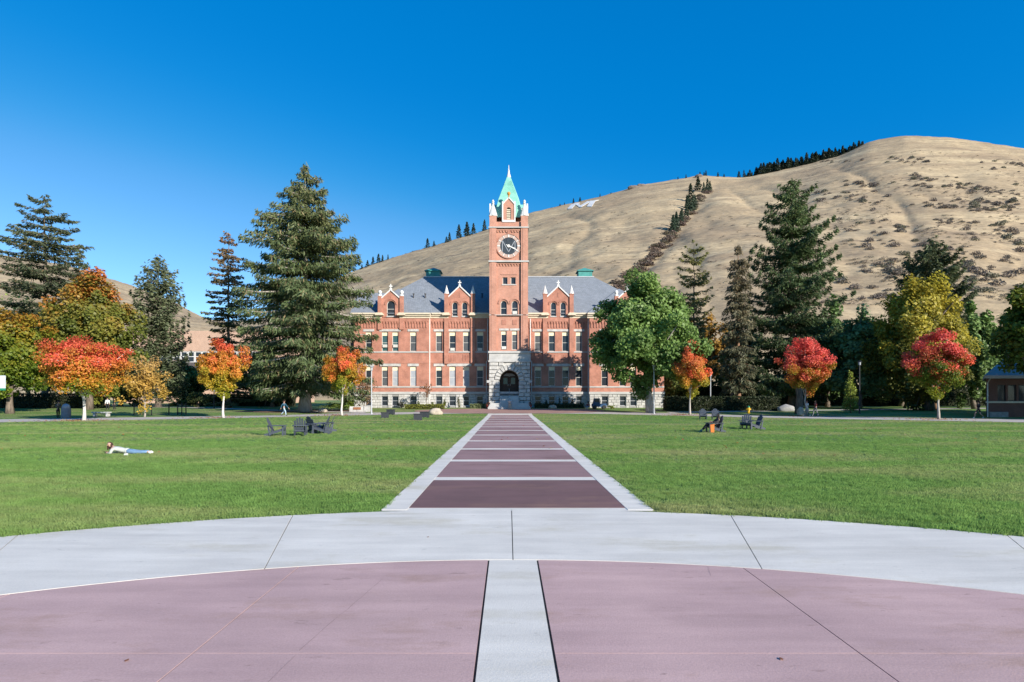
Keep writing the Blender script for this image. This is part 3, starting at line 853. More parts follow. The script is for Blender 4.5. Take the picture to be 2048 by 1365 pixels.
Y_TOP2, Y_BOT2 = 664.0, 703.0
Y_TOP1, Y_BOT1 = 733.5, 772.5
YB0, YB1 = 812.0, 793.0
def lay(d, pxa, pxb, pyt, pyb, side):
    a, b = sorted((X(mir(pxa, side), d), X(mir(pxb, side), d)))
    return a, b, Z(pyb, d), Z(pyt, d)
WIN_C = [(871.7, 884.4), (898.5, 911.6), (926, 938.7), (953.4, 966.6)]
WIN_W = [(731, 744), (763.5, 776), (784.4, 797), (820, 833)]
ST2 = {-1: ['screen', 'glass', 'screen', 'glass'], 1: ['screen', 'glass', 'glass', 'screen']}
ST1 = {-1: ['glass', 'blind', 'blind', 'screen'], 1: ['glass', 'glass', 'glass', 'glass']}
SW2 = {-1: ['glass', 'teal', 'teal', 'screen'], 1: ['glass', 'screen', 'glass', 'glass']}
SW1 = {-1: ['glass', 'screen', 'blind', 'blind'], 1: ['glass', 'glass', 'glass', 'glass']}
E_TOP = Z(637, DF)                                    # underside of the cornice
GB = HZ - 0.6
# centre block walls
for side in (-1, 1):
    for (d, pa, pb, wins, s2, s1, tag_) in ((DF, 857, 981, WIN_C, ST2, ST1, 'c'), (DW, 708, 857, WIN_W, SW2, SW1, 'w')):
        a, b = sorted((X(mir(pa, side), d), X(mir(pb, side), d)))
        zw = Z(784, d)                                # brick starts above the stone basement
        holes = []; bh = []
        for i, (wa, wb) in enumerate(wins):
            h2 = lay(d, wa, wb, Y_TOP2, Y_BOT2, side); h1 = lay(d, wa, wb, Y_TOP1, Y_BOT1, side); h0 = lay(d, wa, wb, YB1, YB0, side)
            holes += [h2, h1]; bh.append(h0)
            ac2 = 2 if (tag_ == 'w' and side < 0 and i in (1, 2)) else (1 if (tag_ == 'c' and side < 0 and i in (1, 3)) else 0)
            window(*h2, d, s2[side][i], ac=ac2, sill=False)
            window(*h1, d, s1[side][i], sill=False, sash=M_white if (tag_ == 'c' and i == 3) else None, panel=0.2)
            window(*h0, d - .12, 'glass', panel=0, sash=M_metal, sill=False)
        s = MB(); wall_holes(s, a, b, zw, E_TOP, d, holes)
        if tag_ == 'w':
            e = b if side < 0 else a
            s.poly([(e, d, GB), (e, DF + .1, GB), (e, DF + .1, E_TOP), (e, d, E_TOP)])
            e = a if side < 0 else b
            s.poly([(e, d, GB), (e, 104, GB), (e, 104, E_TOP), (e, d, E_TOP)])
        s.build('wall', M_brick, hall)
        s = MB(); wall_holes(s, a - (.02 if tag_ == 'w' else 0), b + (.02 if tag_ == 'w' else 0), GB, zw - .01, d - .10, bh, .3)
        if tag_ == 'w':
            for e in (a - .02, b + .02): s.poly([(e, d - .1, GB), (e, d + 1.0, GB), (e, d + 1.0, zw - .01), (e, d - .1, zw - .01)])
        s.build('basement_wall', M_joint, hall)
        # rock-faced basement stones, too small to pick out one by one
        st = MB(); r = random.Random(int(a * 10)); nrow = 5; zb = HZ - .05; hgt = (Z(789, d) - zb) / nrow
        for j in range(nrow):
            x = a - r.uniform(0, .5); z0_, z1_ = zb + j * hgt, zb + (j + 1) * hgt - .025
            while x < b:
                w_ = r.uniform(.55, 1.1); xa, xb = max(x, a), min(x + w_ - .025, b); x += w_
                cuts = [(xa, xb)]
                for h in bh:
                    if h[2] < z1_ - .03 and h[3] > z0_ + .03:
                        nc = []
                        for p, q in cuts:
                            if q <= h[0] or p >= h[1]: nc.append((p, q)); continue
                            if p < h[0]: nc.append((p, h[0]))
                            if q > h[1]: nc.append((h[1], q))
                        cuts = nc
                for p, q in cuts:
                    if q - p < .06: continue
                    pr = r.uniform(.05, .10); e = min(.05, (q - p) * .3); yb = d - .1
                    st.hexa([(p, yb, z0_), (q, yb, z0_), (q, yb, z1_), (p, yb, z1_)], [(p + e, yb - pr, z0_ + e), (q - e, yb - pr, z0_ + e), (q - e, yb - pr, z1_ - e), (p + e, yb - pr, z1_ - e)])
        so = st.build('basement_stone', M_stone, hall); so['kind'] = 'stuff'
        # bands: water table, sills, lintels
        def band(y0, y1, pr, m, name, x0=a, x1=b):
            MB().box(x0, x1, d - pr, d + .02, Z(y1, d), Z(y0, d)).build(name, m, hall)
        band(784.0, 788.6, .24, M_stone_smooth, 'water_table', a - .1 * (tag_ == 'w'), b + .1 * (tag_ == 'w'))
        band(773.0, 775.6, .10, M_stone_smooth, 'sill_course')
        band(703.4, 705.8, .10, M_stone_smooth, 'sill_course')
        band(726.0, 727.0, .05, M_brick, 'string_course')
        grp = [(0, 0), (1, 2), (3, 3)]
        for (i, j) in grp:
            for (yt, yb) in ((727.8, 733.0), (659.0, 663.4)):
                xa, xb, z0_, z1_ = lay(d, wins[i][0] - 4.5, wins[j][1] + 4.5, yt, yb, side)
                MB().box(max(xa, a), min(xb, b), d - .07, d + .05, z0_, z1_).build('lintel', M_stone, hall)
        # corbel frieze under the cornice
        fz = MB(); x = a + .2
        while x < b - .2:
            fz.box(x, x + .16, d - .10, d, Z(656, d), Z(644, d)); fz.box(x - .04, x + .20, d - .13, d, Z(648, d), Z(644, d)); x += .42
        fz.box(a, b, d - .14, d, Z(644, d), Z(637, d))
        fo_ = fz.build('corbel_frieze', M_brick, hall); fo_['kind'] = 'stuff'
        # slots in the spandrel
        if tag_ == 'c':
            for base in (wins[1], wins[2]):
                for q in range(5):
                    xa = X(mir(base[0] + q * 3.1, side), d); MB().box(xa - .05, xa + .05, d - .05, d, Z(723, d), Z(710, d)).build('brick_slot', M_brick, hall)
        # cornice and gutter, interrupted by the dormer
        dc, dh = (918.5, 21.5) if tag_ == 'c' else (781.5, 18)
        for (pa2, pb2) in ((pa, dc - dh), (dc + dh, pb)):
            xa, xb = sorted((X(mir(pa2, side), d), X(mir(pb2, side), d)))
            if tag_ == 'w':
                if pb2 == pb: xb, xa = (xb + .35, xa) if side < 0 else (xb, xa - .35)
                if pa2 == pa: xb, xa = (xb, xa - .35) if side < 0 else (xb + .35, xa)
            c = MB(); c.box(xa, xb, d - .22, d + .05, Z(637, d), Z(633, d)); c.box(xa, xb, d - .42, d + .05, Z(633, d), Z(630, d)); c.box(xa, xb, d - .62, d + .05, Z(630, d), Z(627, d))
            c.build('cornice', M_cream, hall)
        # downpipe
        if tag_ == 'c':
            xp = X(mir(859.5, side), d)
            MB().tube([(xp, d - .16, HZ), (xp, d - .16, Z(640, d)), (xp, d - .5, Z(632, d))], [.085] * 3, 6).build('downpipe', M_white, hall)
            xp = X(mir(975.5, side), d)
            MB().tube([(X(mir(973, side), d), d - .16, HZ), (X(mir(973, side), d), d - .16, Z(723, d)), (xp, d - .16, Z(722, d)), (xp, d - .16, Z(638, d))], [.07] * 4, 6).build('downpipe', M_white, hall)
        # dormer breaking through the eaves
        if tag_ == 'c':
            gx0, gx1 = sorted((X(mir(896, side), d), X(mir(943, side), d))); gxm = (gx0 + gx1) / 2
            ah = [lay(d, 904.3, 915.3, 605, 633, side) + (True,), lay(d, 923.7, 934.7, 605, 633, side) + (True,)]
            zb_, zs_, za_ = E_TOP, Z(596, d), Z(574.5, d)
        else:
            gx0, gx1 = sorted((X(mir(763, side), d), X(mir(800.5, side), d))); gxm = (gx0 + gx1) / 2
            ah = [lay(d, 773.8, 790.2, 602, 633, side) + (True,)]
            zb_, zs_, za_ = E_TOP, Z(598, d), Z(582, d)
        s = MB(); y = d - .08
        wall_holes(s, gx0, gx1, zb_, zs_, y, ah, .3)
        s.poly([(gx0, y, zs_), (gx1, y, zs_), (gxm, y, za_)])
        for xe in (gx0, gx1): s.poly([(xe, y, zb_), (xe, y + 6, zb_), (xe, y + 6, zs_), (xe, y, zs_)])
        dm = s.build('dormer', M_brick, hall)
        for h in ah:
            window(*h[:4], y, 'glass', arch=True, sill=True)
            xc = (h[0] + h[1]) / 2; r_ = (h[1] - h[0]) / 2; sp = h[3] - r_
            hm = MB(); n = 12
            for i in range(n):
                t0, t1 = math.pi * i / n, math.pi * (i + 1) / n
                ro, ri = r_ + .34, r_ + .16
                hm.prism([(xc - ro * math.cos(t0), sp + ro * math.sin(t0)), (xc - ri * math.cos(t0), sp + ri * math.sin(t0)), (xc - ri * math.cos(t1), sp + ri * math.sin(t1)), (xc - ro * math.cos(t1), sp + ro * math.sin(t1))], y - .10, y - .002)
            hm.build('hood_mould', M_brick, hall)
        # gable coping, cross, slot
        cp = MB()
        for xe in (gx0 - .1, gx1 + .1):
            cp.beam((xe, y + .02, zs_ - .02), (gxm, y + .02, za_ + .12), .36, .17)
        cp.build('gable_coping', M_white, dm)
        cr = MB(); cr.box(gxm - .16, gxm + .16, y - .10, y + .16, za_ + .05, za_ + .35); cr.box(gxm - .06, gxm + .06, y - .03, y + .09, za_ + .3, za_ + 1.0); cr.box(gxm - .24, gxm + .24, y - .028, y + .088, za_ + .58, za_ + .74)
        cr.build('cross_finial', M_white, dm)
        MB().box(gxm - .05, gxm + .05, y - .05, y - .002, za_ - 1.55, za_ - .85).build('gable_slot', M_brick, dm)
        # dormer roof
        rf = MB(); rf.poly([(gx0 - .1, y + .1, zs_), (gxm, y + .1, za_), (gxm, y + 8, za_), (gx0 - .1, y + 8, zs_)]); rf.poly([(gx1 + .1, y + .1, zs_), (gx1 + .1, y + 8, zs_), (gxm, y + 8, za_), (gxm, y + .1, za_)])
        rf.build('dormer_roof', M_slate, dm)
        # turrets with pinnacles either side, continued down as piers
        tw = .30
        for xe in ((gx0 - .22), (gx1 + .22)):
            p = MB()
            if tag_ == 'c':
                p.box(xe - tw, xe + tw, d - .30, d + .3, Z(627, d), Z(590, d)); p.box(xe - tw - .05, xe + tw + .05, d - .35, d + .35, Z(590, d), Z(588.3, d))
                p.box(xe - tw - .02, xe + tw + .02, d - .28, d + .02, Z(728, d), Z(637.2, d))
            else:
                p.box(xe - tw + .03, xe + tw - .03, d - .30, d + .3, Z(627, d), Z(593, d)); p.box(xe - tw, xe + tw, d - .24, d + .02, Z(660, d), Z(637.2, d))
            p.build('turret', M_brick, dm)
            q = MB(); q.box(xe - .6, xe + .6, d - .75, d + .3, Z(632, d), Z(629.0, d)); q.box(xe - .42, xe + .42, d - .6, d + .3, Z(629, d), Z(626.6, d)); q.build('turret_base', M_cream, dm)
            zz = Z(588.3, d) if tag_ == 'c' else Z(593, d)
            if tag_ == 'c':
                MB().lathe([(.40, 0), (.36, .12), (.05, 1.15), (.03, 1.3)], (xe, d, zz), 8).build('pinnacle', M_white, dm)
            else:
                MB().lathe([(.34, 0), (.30, .2), (.16, .3), (.26, .45), (.30, .62), (.2, .82), (.04, .9)], (xe, d, zz), 10).build('ball_finial', M_white, dm)
# body behind
s = MB(); xl, xr = X(708, DW), X(mir(708, 1), DW)
s.poly([(xl, 104, GB), (xr, 104, GB), (xr, 104, E_TOP), (xl, 104, E_TOP)]); s.build('rear_wall', M_brick, hall)
# roofs
ze = Z(627.6, DF); zr = 22.0; yf, yb = DF - .02, 104.6; ym = 95.9
x0, x1 = xl - .5, xr + .5; xm0, xm1 = X(848, ym), X(1188, ym)
s = MB()
s.poly([(x0, yf, ze), (x1, yf, ze), (xm1, ym, zr), (xm0, ym, zr)]); s.poly([(x1, yf, ze), (x1, yb, ze), (xm1, ym, zr)]); s.poly([(x1, yb, ze), (x0, yb, ze), (xm0, ym, zr), (xm1, ym, zr)]); s.poly([(x0, yb, ze), (x0, yf, ze), (xm0, ym, zr)])
s.poly([(x0, yf, ze - .02), (x0, yb, ze - .02), (x1, yb, ze - .02), (x1, yf, ze - .02)])
mroof = s.build('roof', M_slate, hall)
MB().beam((xm0, ym, zr + .03), (xm1, ym, zr + .03), .3, .14).build('ridge_cap', M_metal, mroof)
for px_, m_ in ((867.5, M_copper_dark), (1169, M_copper_dark)):
    d_ = 97.5; xc = X(px_, d_); c = MB(); c.box(xc - 1.15, xc + 1.15, d_ - 1.15, d_ + 1.15, 20.6, Z(545.5, d_))
    w_ = 1.38; zt = Z(545.5, d_)
    c.box(xc - w_, xc + w_, d_ - w_, d_ + w_, zt, zt + .12)
    for q in range(4):
        a0, a1 = q * math.pi / 2 + math.pi / 4, (q + 1) * math.pi / 2 + math.pi / 4
        c.poly([(xc + 1.9 * math.cos(a0), d_ + 1.9 * math.sin(a0), zt + .12), (xc + 1.9 * math.cos(a1), d_ + 1.9 * math.sin(a1), zt + .12), (xc, d_, zt + .8)])
    c.build('roof_vent', m_, mroof)
for px_, py_ in ((853, 565), (830, 564), (965, 558), (1112, 559)):
    xv = X(px_, 92); yv = 90.6; zv = ze + (zr - ze) * (yv - yf) / (ym - yf)
    MB().lathe([(.09, -.3), (.09, .55), (.16, .56), (.16, .68)], (xv, yv, zv), 8).build('vent_pipe', M_iron, mroof)
zew = Z(627.6, DW)
for side in (-1, 1):
    a, b = sorted((X(mir(708, side), DW), X(mir(857, side), DW))); a -= .5; b += .5; xm_ = (a + b) / 2; hw = (b - a) / 2
    za_ = zew + hw * .80; yf_ = DW - .02; s = MB()
    s.poly([(a, yf_, zew), (b, yf_, zew), (xm_, yf_ + hw, za_)])
    s.poly([(b, yf_, zew), (b, yf_ + 12, zew), (xm_, yf_ + 12, za_), (xm_, yf_ + hw, za_)])
    s.poly([(a, yf_ + 12, zew), (a, yf_, zew), (xm_, yf_ + hw, za_), (xm_, yf_ + 12, za_)])
    s.build('wing_roof', M_slate, hall)
    # lower range beyond the left wing
    if side > 0: continue
    p0, p1 = sorted((X(mir(712, side), 96), X(mir(772, side), 96)))
    s = MB(); zt = Z(586.5, 97); s.poly([(p0, 91, ze - .4), (p1, 91, ze - .4), (p1, 97, zt), (p0, 97, zt)]); s.poly([(p0, 97, zt), (p1, 97, zt), (p1, 103, ze - .4), (p0, 103, ze - .4)])
    s.build('side_roof', M_slate, hall)
    MB().box(p0 + .3, p1 - .3, 91.6, 102.4, GB, ze - .35).build('side_wall', M_brick, hall)

# tower
tx0, tx1 = X(979, DT), X(1056, DT); txm = (tx0 + tx1) / 2; tw = tx1 - tx0; TB = DT + tw
def tz(py): return Z(py, DT)
pw = 1.02                                               # corner pier width
holes = []
for a_, b_ in ((1002.3, 1013.3), (1023.8, 1034.8)):
    holes.append((X(a_, DT), X(b_, DT), tz(700), tz(662)))
arch_h = [(X(1001.2, DT), X(1013.6, DT), tz(629.5), tz(602), True), (X(1023.4, DT), X(1035.8, DT), tz(629.5), tz(602), True)]
small = [(X(1005.2, DT), X(1015, DT), tz(569), tz(555)), (X(1021.5, DT), X(1031.3, DT), tz(569), tz(555))]
s = MB(); wall_holes(s, tx0 + pw * .5, tx1 - pw * .5, tz(706), tz(444), DT, holes + arch_h + small, .3)
tower = s.build('tower', M_brick_light, hall)
s = MB()
s.poly([(tx0 + .2, DT + .3, HZ), (tx0 + .2, TB, HZ), (tx0 + .2, TB, tz(444)), (tx0 + .2, DT + .3, tz(444))]); s.poly([(tx1 - .2, DT + .3, HZ), (tx1 - .2, DT + .3, tz(444)), (tx1 - .2, TB, tz(444)), (tx1 - .2, TB, HZ)]); s.poly([(tx0 + .2, TB, HZ), (tx1 - .2, TB, HZ), (tx1 - .2, TB, tz(444)), (tx0 + .2, TB, tz(444))])
s.poly([(tx0 + .2, DT + .02, tz(444.2)), (tx1 - .2, DT + .02, tz(444.2)), (tx1 - .2, TB, tz(444.2)), (tx0 + .2, TB, tz(444.2))])
s.build('tower_flank', M_brick_light, tower)
for xa, xb in ((tx0, tx0 + pw), (tx1 - pw, tx1)):
    for ya, yb_ in ((DT - .30, DT + pw - .3), (TB - pw + .3, TB + .3)):
        p = MB(); p.box(xa, xb, ya, yb_, tz(706), tz(433)); p.box(xa + .26, xb - .26, ya - .05, ya, tz(704), tz(458.5)); p.build('corner_pier', M_brick_light, tower)
        p = MB(); xc, yc = (xa + xb) / 2, (ya + yb_) / 2
        p.box(xa - .04, xb + .04, ya - .04, yb_ + .04, tz(433), tz(432))
        p.lathe([(.66, 0), (.30, 1.2), (.17, 1.5), (.15, 1.75), (.24, 1.85), (.13, 2.0), (.20, 2.15), (.10, 2.35), (.03, 2.42)], (xc, yc, tz(432)), 8)
        p.build('pinnacle', M_white, tower)
def ring_band(py0, py1, pr, m, name):
    b = MB(); z0_, z1_ = tz(py1), tz(py0)
    b.box(tx0 - pr, tx1 + pr, DT - .30 - pr, DT - .005, z0_, z1_); b.box(tx0 - pr, tx0 + .19, DT - .005, TB + .3 + pr, z0_, z1_); b.box(tx1 - .19, tx1 + pr, DT - .005, TB + .3 + pr, z0_, z1_); b.box(tx0 + .19, tx1 - .19, TB + .01, TB + .3 + pr, z0_, z1_)
    b.build(name, m, tower)
ring_band(455.2, 457.6, .13, M_stone_smooth, 'string_course')
ring_band(522.6, 525.6, .13, M_stone_smooth, 'string_course')
ring_band(630.3, 631.6, .05, M_stone_smooth, 'string_course')
for py_ in (462, 529):
    c = MB(); x = tx0 + pw + .1
    while x < tx1 - pw - .25:
        c.box(x, x + .2, DT - .12, DT - .002, tz(py_ + 3.5), tz(py_)); x += .42
    c.box(tx0 + pw, tx1 - pw, DT - .16, DT - .003, tz(py_), tz(py_ - 3)); co = c.build('corbel_table', M_brick_light, tower); co['kind'] = 'stuff'
c = MB(); c.box(X(1002, DT), X(1034.5, DT), DT - .08, DT - .002, tz(550), tz(548.4)); c.build('label_mould', M_brick_light, tower)
for h in holes: window(*h, DT, 'glass' if h is holes[0] else 'screen', ac=1 if h is holes[0] else 0, sill=False)
for h in arch_h:
    window(*h[:4], DT, 'glass', arch=True, sill=True, ac=1 if h is arch_h[1] else 0)
    xc = (h[0] + h[1]) / 2; r_ = (h[1] - h[0]) / 2; sp = h[3] - r_; hm = MB()
    for i in range(12):
        t0, t1 = math.pi * i / 12, math.pi * (i + 1) / 12; ro, ri = r_ + .36, r_ + .2
        hm.prism([(xc - ro * math.cos(t0), sp + ro * math.sin(t0)), (xc - ri * math.cos(t0), sp + ri * math.sin(t0)), (xc - ri * math.cos(t1), sp + ri * math.sin(t1)), (xc - ro * math.cos(t1), sp + ro * math.sin(t1))], DT - .12, DT - .002)
    hm.build('hood_mould', M_brick_light, tower)
for h in small: window(*h, DT, 'glass', panel=0, mul=False, sill=False)
MB().box(X(1003.5, DT), X(1033, DT), DT - .07, DT + .1, tz(571), tz(569.2)).build('sill', M_stone_smooth, tower)
for h in holes:
    MB().box(h[0] - .3, h[1] + .3, DT - .06, DT + .05, tz(661.6), tz(657.5)).build('lintel', M_stone, tower)
    MB().box(h[0] + .1, h[1] - .1, DT - .05, DT - .002, tz(650), tz(640)).build('brick_panel', M_brick, tower)
# clock
ck = thing('clock', None, None, (0, 0, 0)); ck.parent = hall; kz = tz(492.8); kx = X(1017.4, DT)
ck.location = Vector((kx, DT, kz)) - hall.location
def disc(name, ro, ri, y0, y1, m, n=48):
    s = MB()
    for i in range(n):
        a, b = 2 * math.pi * i / n, 2 * math.pi * (i + 1) / n
        if ri > 0:
            s.prism([(ri * math.cos(a), ri * math.sin(a)), (ro * math.cos(a), ro * math.sin(a)), (ro * math.cos(b), ro * math.sin(b)), (ri * math.cos(b), ri * math.sin(b))], y0, y1)
    if ri == 0: s.prism([(ro * math.cos(2 * math.pi * i / n), ro * math.sin(2 * math.pi * i / n)) for i in range(n)], y0, y1)
    return s.local(name, m, ck)
u = DT / F
disc('hood_ring', 25.0 * u, 23.4 * u, -.17, -.002, M_brick_light)
disc('clock_ring', 23.3 * u, 17.2 * u, -.10, -.003, M_clockring)
disc('clock_face', 17.3 * u, 0, -.045, -.004, M_clock)
for k in range(12):
    a = k * math.pi / 6; rc = 20.2 * u; s = MB(); lw = .15 if k % 3 == 0 else .09
    s.beam((math.sin(a) * (rc - .22), -.12, math.cos(a) * (rc - .22)), (math.sin(a) * (rc + .2), -.12, math.cos(a) * (rc + .2)), lw, .06, up=(0, 1, 0)); s.local('hour_mark', M_white, ck)
s = MB(); lw = .07; q = 13.2 * u
for p0, p1 in (((-12.6, -11), (-12.6, 11.2)), ((-12.6, 11.2), (-.2, -11.5)), ((-.2, -11.5), (12.6, 11.2)), ((12.6, 11.2), (12.6, -11))):
    s.beam((p0[0] * u, -.065, p0[1] * u), (p1[0] * u, -.065, p1[1] * u), .075, .03, up=(0, 1, 0))
s.local('letter', M_metal, ck)
for px_ in (-4.0, 5): MB().box(px_ * u - .02, px_ * u + .02, -.06, -.046, 2 * u, 16.3 * u).local('glazing_bar', M_iron, ck)
for nm, ang, ln, tl, wd, yy in (('hour_hand', 112, 14.5, 2.5, .15, -.10), ('minute_hand', 117, 19.5, 6, .10, -.14)):
    a = R(ang); s = MB(); s.beam((-math.sin(a) * tl * u, yy, -math.cos(a) * tl * u), (math.sin(a) * ln * u, yy, math.cos(a) * ln * u), wd, .03, up=(0, 1, 0)); s.lathe([(.22, -.03), (.22, .03)], (0, yy, 0), 12, axis='y'); s.local(nm, M_white, ck)
for a in (0, 270): MB().box(-.18, .18, -.2, -.002, 0, .42).local('keystone', M_brick, ck, (math.sin(R(a + (20 if a else 0))) * 24.6 * u, 0, math.cos(R(a + (20 if a else 0))) * 24.6 * u))
# spire
cy = (DT + TB) / 2; um = cy / F
prof = [(443.5, 27.5), (430, 25.6), (405, 19.8), (378, 10.8), (356, 3.4)]
s = MB(); pr_ = None
for py_, hw in prof:
    w_ = hw * um; z_ = Z(py_, cy); cur = [(txm - w_, cy - w_, z_), (txm + w_, cy - w_, z_), (txm + w_, cy + w_, z_), (txm - w_, cy + w_, z_)]
    if pr_:
        for i in range(4): s.poly([pr_[i], pr_[(i + 1) % 4], cur[(i + 1) % 4], cur[i]])
    pr_ = cur
s.poly(pr_)
spire = s.build('spire', M_copper, tower)
s = MB()                                               # standing seams
for f in np.linspace(-.9, .9, 15):
    for (p, q) in zip(prof[:-1], prof[1:]):
        w0, w1 = p[1] * um, q[1] * um; z0_, z1_ = Z(p[0], cy), Z(q[0], cy)
        s.beam((txm + f * w0, cy - w0, z0_), (txm + f * w1, cy - w1, z1_), .05, .06, up=(0, -1, .3)); s.beam((txm + w0, cy + f * w0, z0_), (txm + w1, cy + f * w1, z1_), .05, .06, up=(1, 0, .3)); s.beam((txm - w0, cy + f * w0, z0_), (txm - w1, cy + f * w1, z1_), .05, .06, up=(-1, 0, .3))
so = s.build('standing_seams', M_copper, spire); so['kind'] = 'stuff'
MB().lathe([(.34, -.15), (.30, .25), (.16, .7), (.13, 1.0), (.17, 1.1), (.07, 1.25), (.05, 1.8), (.02, 1.95)], (txm, cy, Z(356.5, cy)), 8).build('finial', M_white, spire)
# spire dormers on the four faces
def spire_dormer(rot):
    Mx = Matrix.Translation((txm, cy, 0)) @ Matrix.Rotation(rot, 4, 'Z')
    hw, yo = .82, -(tw / 2 - .02); z0_, zs_, za_ = tz(440.5), tz(408), tz(397)
    def T(s):
        s.v = [tuple(Mx @ Vector(p)) for p in s.v]; return s
    s = MB(); wall_holes(s, -hw, hw, z0_, zs_, yo, [(-.32, .32, tz(439), tz(415), True)], .25); s.poly([(-hw, yo, zs_), (hw, yo, zs_), (0, yo, za_)])
    for e in (-hw, hw): s.poly([(e, yo, z0_), (e, yo + 2.2, z0_), (e, yo + 2.2, zs_), (e, yo, zs_)])
    T(s).build('spire_dormer', M_brick_light, spire)
    s = MB()
    for e in (-hw - .06, hw + .06): s.beam((e, yo + .0, zs_ - .05), (0, yo, za_ + .1), .22, .14)
    for e in (-hw - .07, hw + .07): s.box(e - .09, e + .09, yo - .09, yo + .2, z0_ - .3, zs_ + .35)
    s.box(-hw - .1, hw + .1, yo - .12, yo + .1, z0_ - .32, z0_ - .01)
    T(s).build('dormer_trim', M_white, spire)
    s = MB()
    for k in range(6): s.box(-.3, .3, yo + .06 + .02, yo + .12, tz(438.5) + k * .26, tz(438.5) + k * .26 + .17)
    T(s).build('louvre', M_cream, spire)
    s = MB(); s.box(-.34, .34, yo + .2, yo + .24, tz(439), tz(415)); T(s).build('louvre_back', M_dark, spire)
    s = MB(); s.poly([(-hw - .05, yo + .05, zs_), (0, yo + .05, za_), (0, yo + 2.6, za_), (-hw - .05, yo + 2.6, zs_)]); s.poly([(hw + .05, yo + .05, zs_), (hw + .05, yo + 2.6, zs_), (0, yo + 2.6, za_), (0, yo + .05, za_)])
    T(s).build('dormer_roof', M_copper, spire)
    if rot: return
    s = MB(); s.lathe([(.1, 0), (.08, .3), (.2, .42), (.26, .6), (.2, .78), (.05, .86)], (0, yo, za_ + .1), 10); T(s).build('ball_finial', M_orange_ball, spire)
for k in range(4): spire_dormer(k * math.pi / 2)

# portal of rock-faced stone
px0, px1 = X(977.5, DP), X(1060.5, DP); pxm = X(1018.5, DP)
def pz(py): return Z(py, DP)
ar = 1.36; spz = pz(760); cap = pz(724.5)
s = MB(); P0 = HZ - .3
n = 14; arcp = [(pxm - (ar + .1) * math.cos(math.pi * i / n), spz + (ar + .1) * math.sin(math.pi * i / n)) for i in range(n + 1)]
s.poly([(px0 + .1, DP + .12, P0), (pxm - ar - .1, DP + .12, P0), (pxm - ar - .1, DP + .12, spz), (px0 + .1, DP + .12, spz)]); s.poly([(pxm + ar + .1, DP + .12, P0), (px1 - .1, DP + .12, P0), (px1 - .1, DP + .12, spz), (pxm + ar + .1, DP + .12, spz)])
for p, q in zip(arcp[:-1], arcp[1:]):
    xa = px0 + .1 if p is arcp[0] else p[0]; xb = px1 - .1 if q is arcp[-1] else q[0]
    s.poly([(p[0], DP + .12, p[1]), (q[0], DP + .12, q[1]), (q[0], DP + .12, cap), (p[0], DP + .12, cap)])
s.poly([(px0 + .1, DP + .12, spz), (arcp[0][0], DP + .12, spz), (arcp[0][0], DP + .12, cap), (px0 + .1, DP + .12, cap)]); s.poly([(arcp[-1][0], DP + .12, spz), (px1 - .1, DP + .12, spz), (px1 - .1, DP + .12, cap), (arcp[-1][0], DP + .12, cap)])
for xe in (px0 + .1, px1 - .1): s.poly([(xe, DP + .12, P0), (xe, DT + 1.2, P0), (xe, DT + 1.2, cap), (xe, DP + .12, cap)])
# soffit and cheeks of the passage
for p, q in zip(arcp[:-1], arcp[1:]): s.poly([(p[0], DP + .12, p[1]), (p[0], DP + 3.2, p[1]), (q[0], DP + 3.2, q[1]), (q[0], DP + .12, q[1])])
for xe in (pxm - ar - .1, pxm + ar + .1): s.poly([(xe, DP + .12, P0), (xe, DP + 3.2, P0), (xe, DP + 3.2, spz), (xe, DP + .12, spz)])
portal = s.build('portal', M_stone, hall)
rr_ = random.Random(5)
def rock(s, quad, pr):
    """rock-faced block from a front quad (XZ) standing proud of the backing"""
    cx_ = sum(p[0] for p in quad) / 4; cz_ = sum(p[1] for p in quad) / 4
    b = [(p[0], DP + .11, p[1]) for p in quad]
    t = [(cx_ + (p[0] - cx_) * .86, DP - pr + rr_.uniform(-.03, .03), cz_ + (p[1] - cz_) * .8) for p in quad]
    s.hexa(b, t)
nv = 11
for i in range(nv):
    a0, a1 = math.pi * i / nv + .012, math.pi * (i + 1) / nv - .012; ri, ro = ar, ar + .78
    s = MB(); rock(s, [(pxm - ri * math.cos(a0), spz + ri * math.sin(a0)), (pxm - ri * math.cos(a1), spz + ri * math.sin(a1)), (pxm - ro * math.cos(a1), spz + ro * math.sin(a1)), (pxm - ro * math.cos(a0), spz + ro * math.sin(a0))], .07); s.build('voussoir', M_stone, portal)
ch = (cap - HZ) / 12
for j in range(12):
    z0_, z1_ = HZ + j * ch, HZ + (j + 1) * ch - .02
    for side in (-1, 1):
        zm = min(max((z0_ + z1_) / 2, spz), 1e9)
        lim = ar if z1_ <= spz + .05 else (math.sqrt(max((ar + .80) ** 2 - (max(z0_, spz) - spz) ** 2, 0)) if z0_ < spz + ar + .8 else 0)
        outer = px1 - pxm if side > 0 else pxm - px0
        if z1_ < pz(790): lim += .35 * 0
        x = lim + .01; 
        first = .75 if j % 2 else 1.15
        while x < outer - .02:
            w_ = first; first = rr_.uniform(.8, 1.3)
            xb = min(x + w_, outer)
            if outer - xb < .3: xb = outer
            s = MB(); q = [(pxm + side * x, z0_), (pxm + side * (xb - .02), z0_), (pxm + side * (xb - .02), z1_), (pxm + side * x, z1_)]
            if z0_ > pz(765) and z1_ < pz(758): pass
            rock(s, q, rr_.uniform(.04, .11)); s.build('portal_stone', M_stone, portal); x = xb
MB().box(px0 - .06, px1 + .06, DP - .14, DT + .9, cap, pz(721.5)).build('portal_course', M_stone_smooth, portal)
MB().box(px0 + .05, px1 - .05, DP + .02, DT + .9, pz(721.5), pz(706.5)).build('portal_frieze', M_stone_smooth, portal)
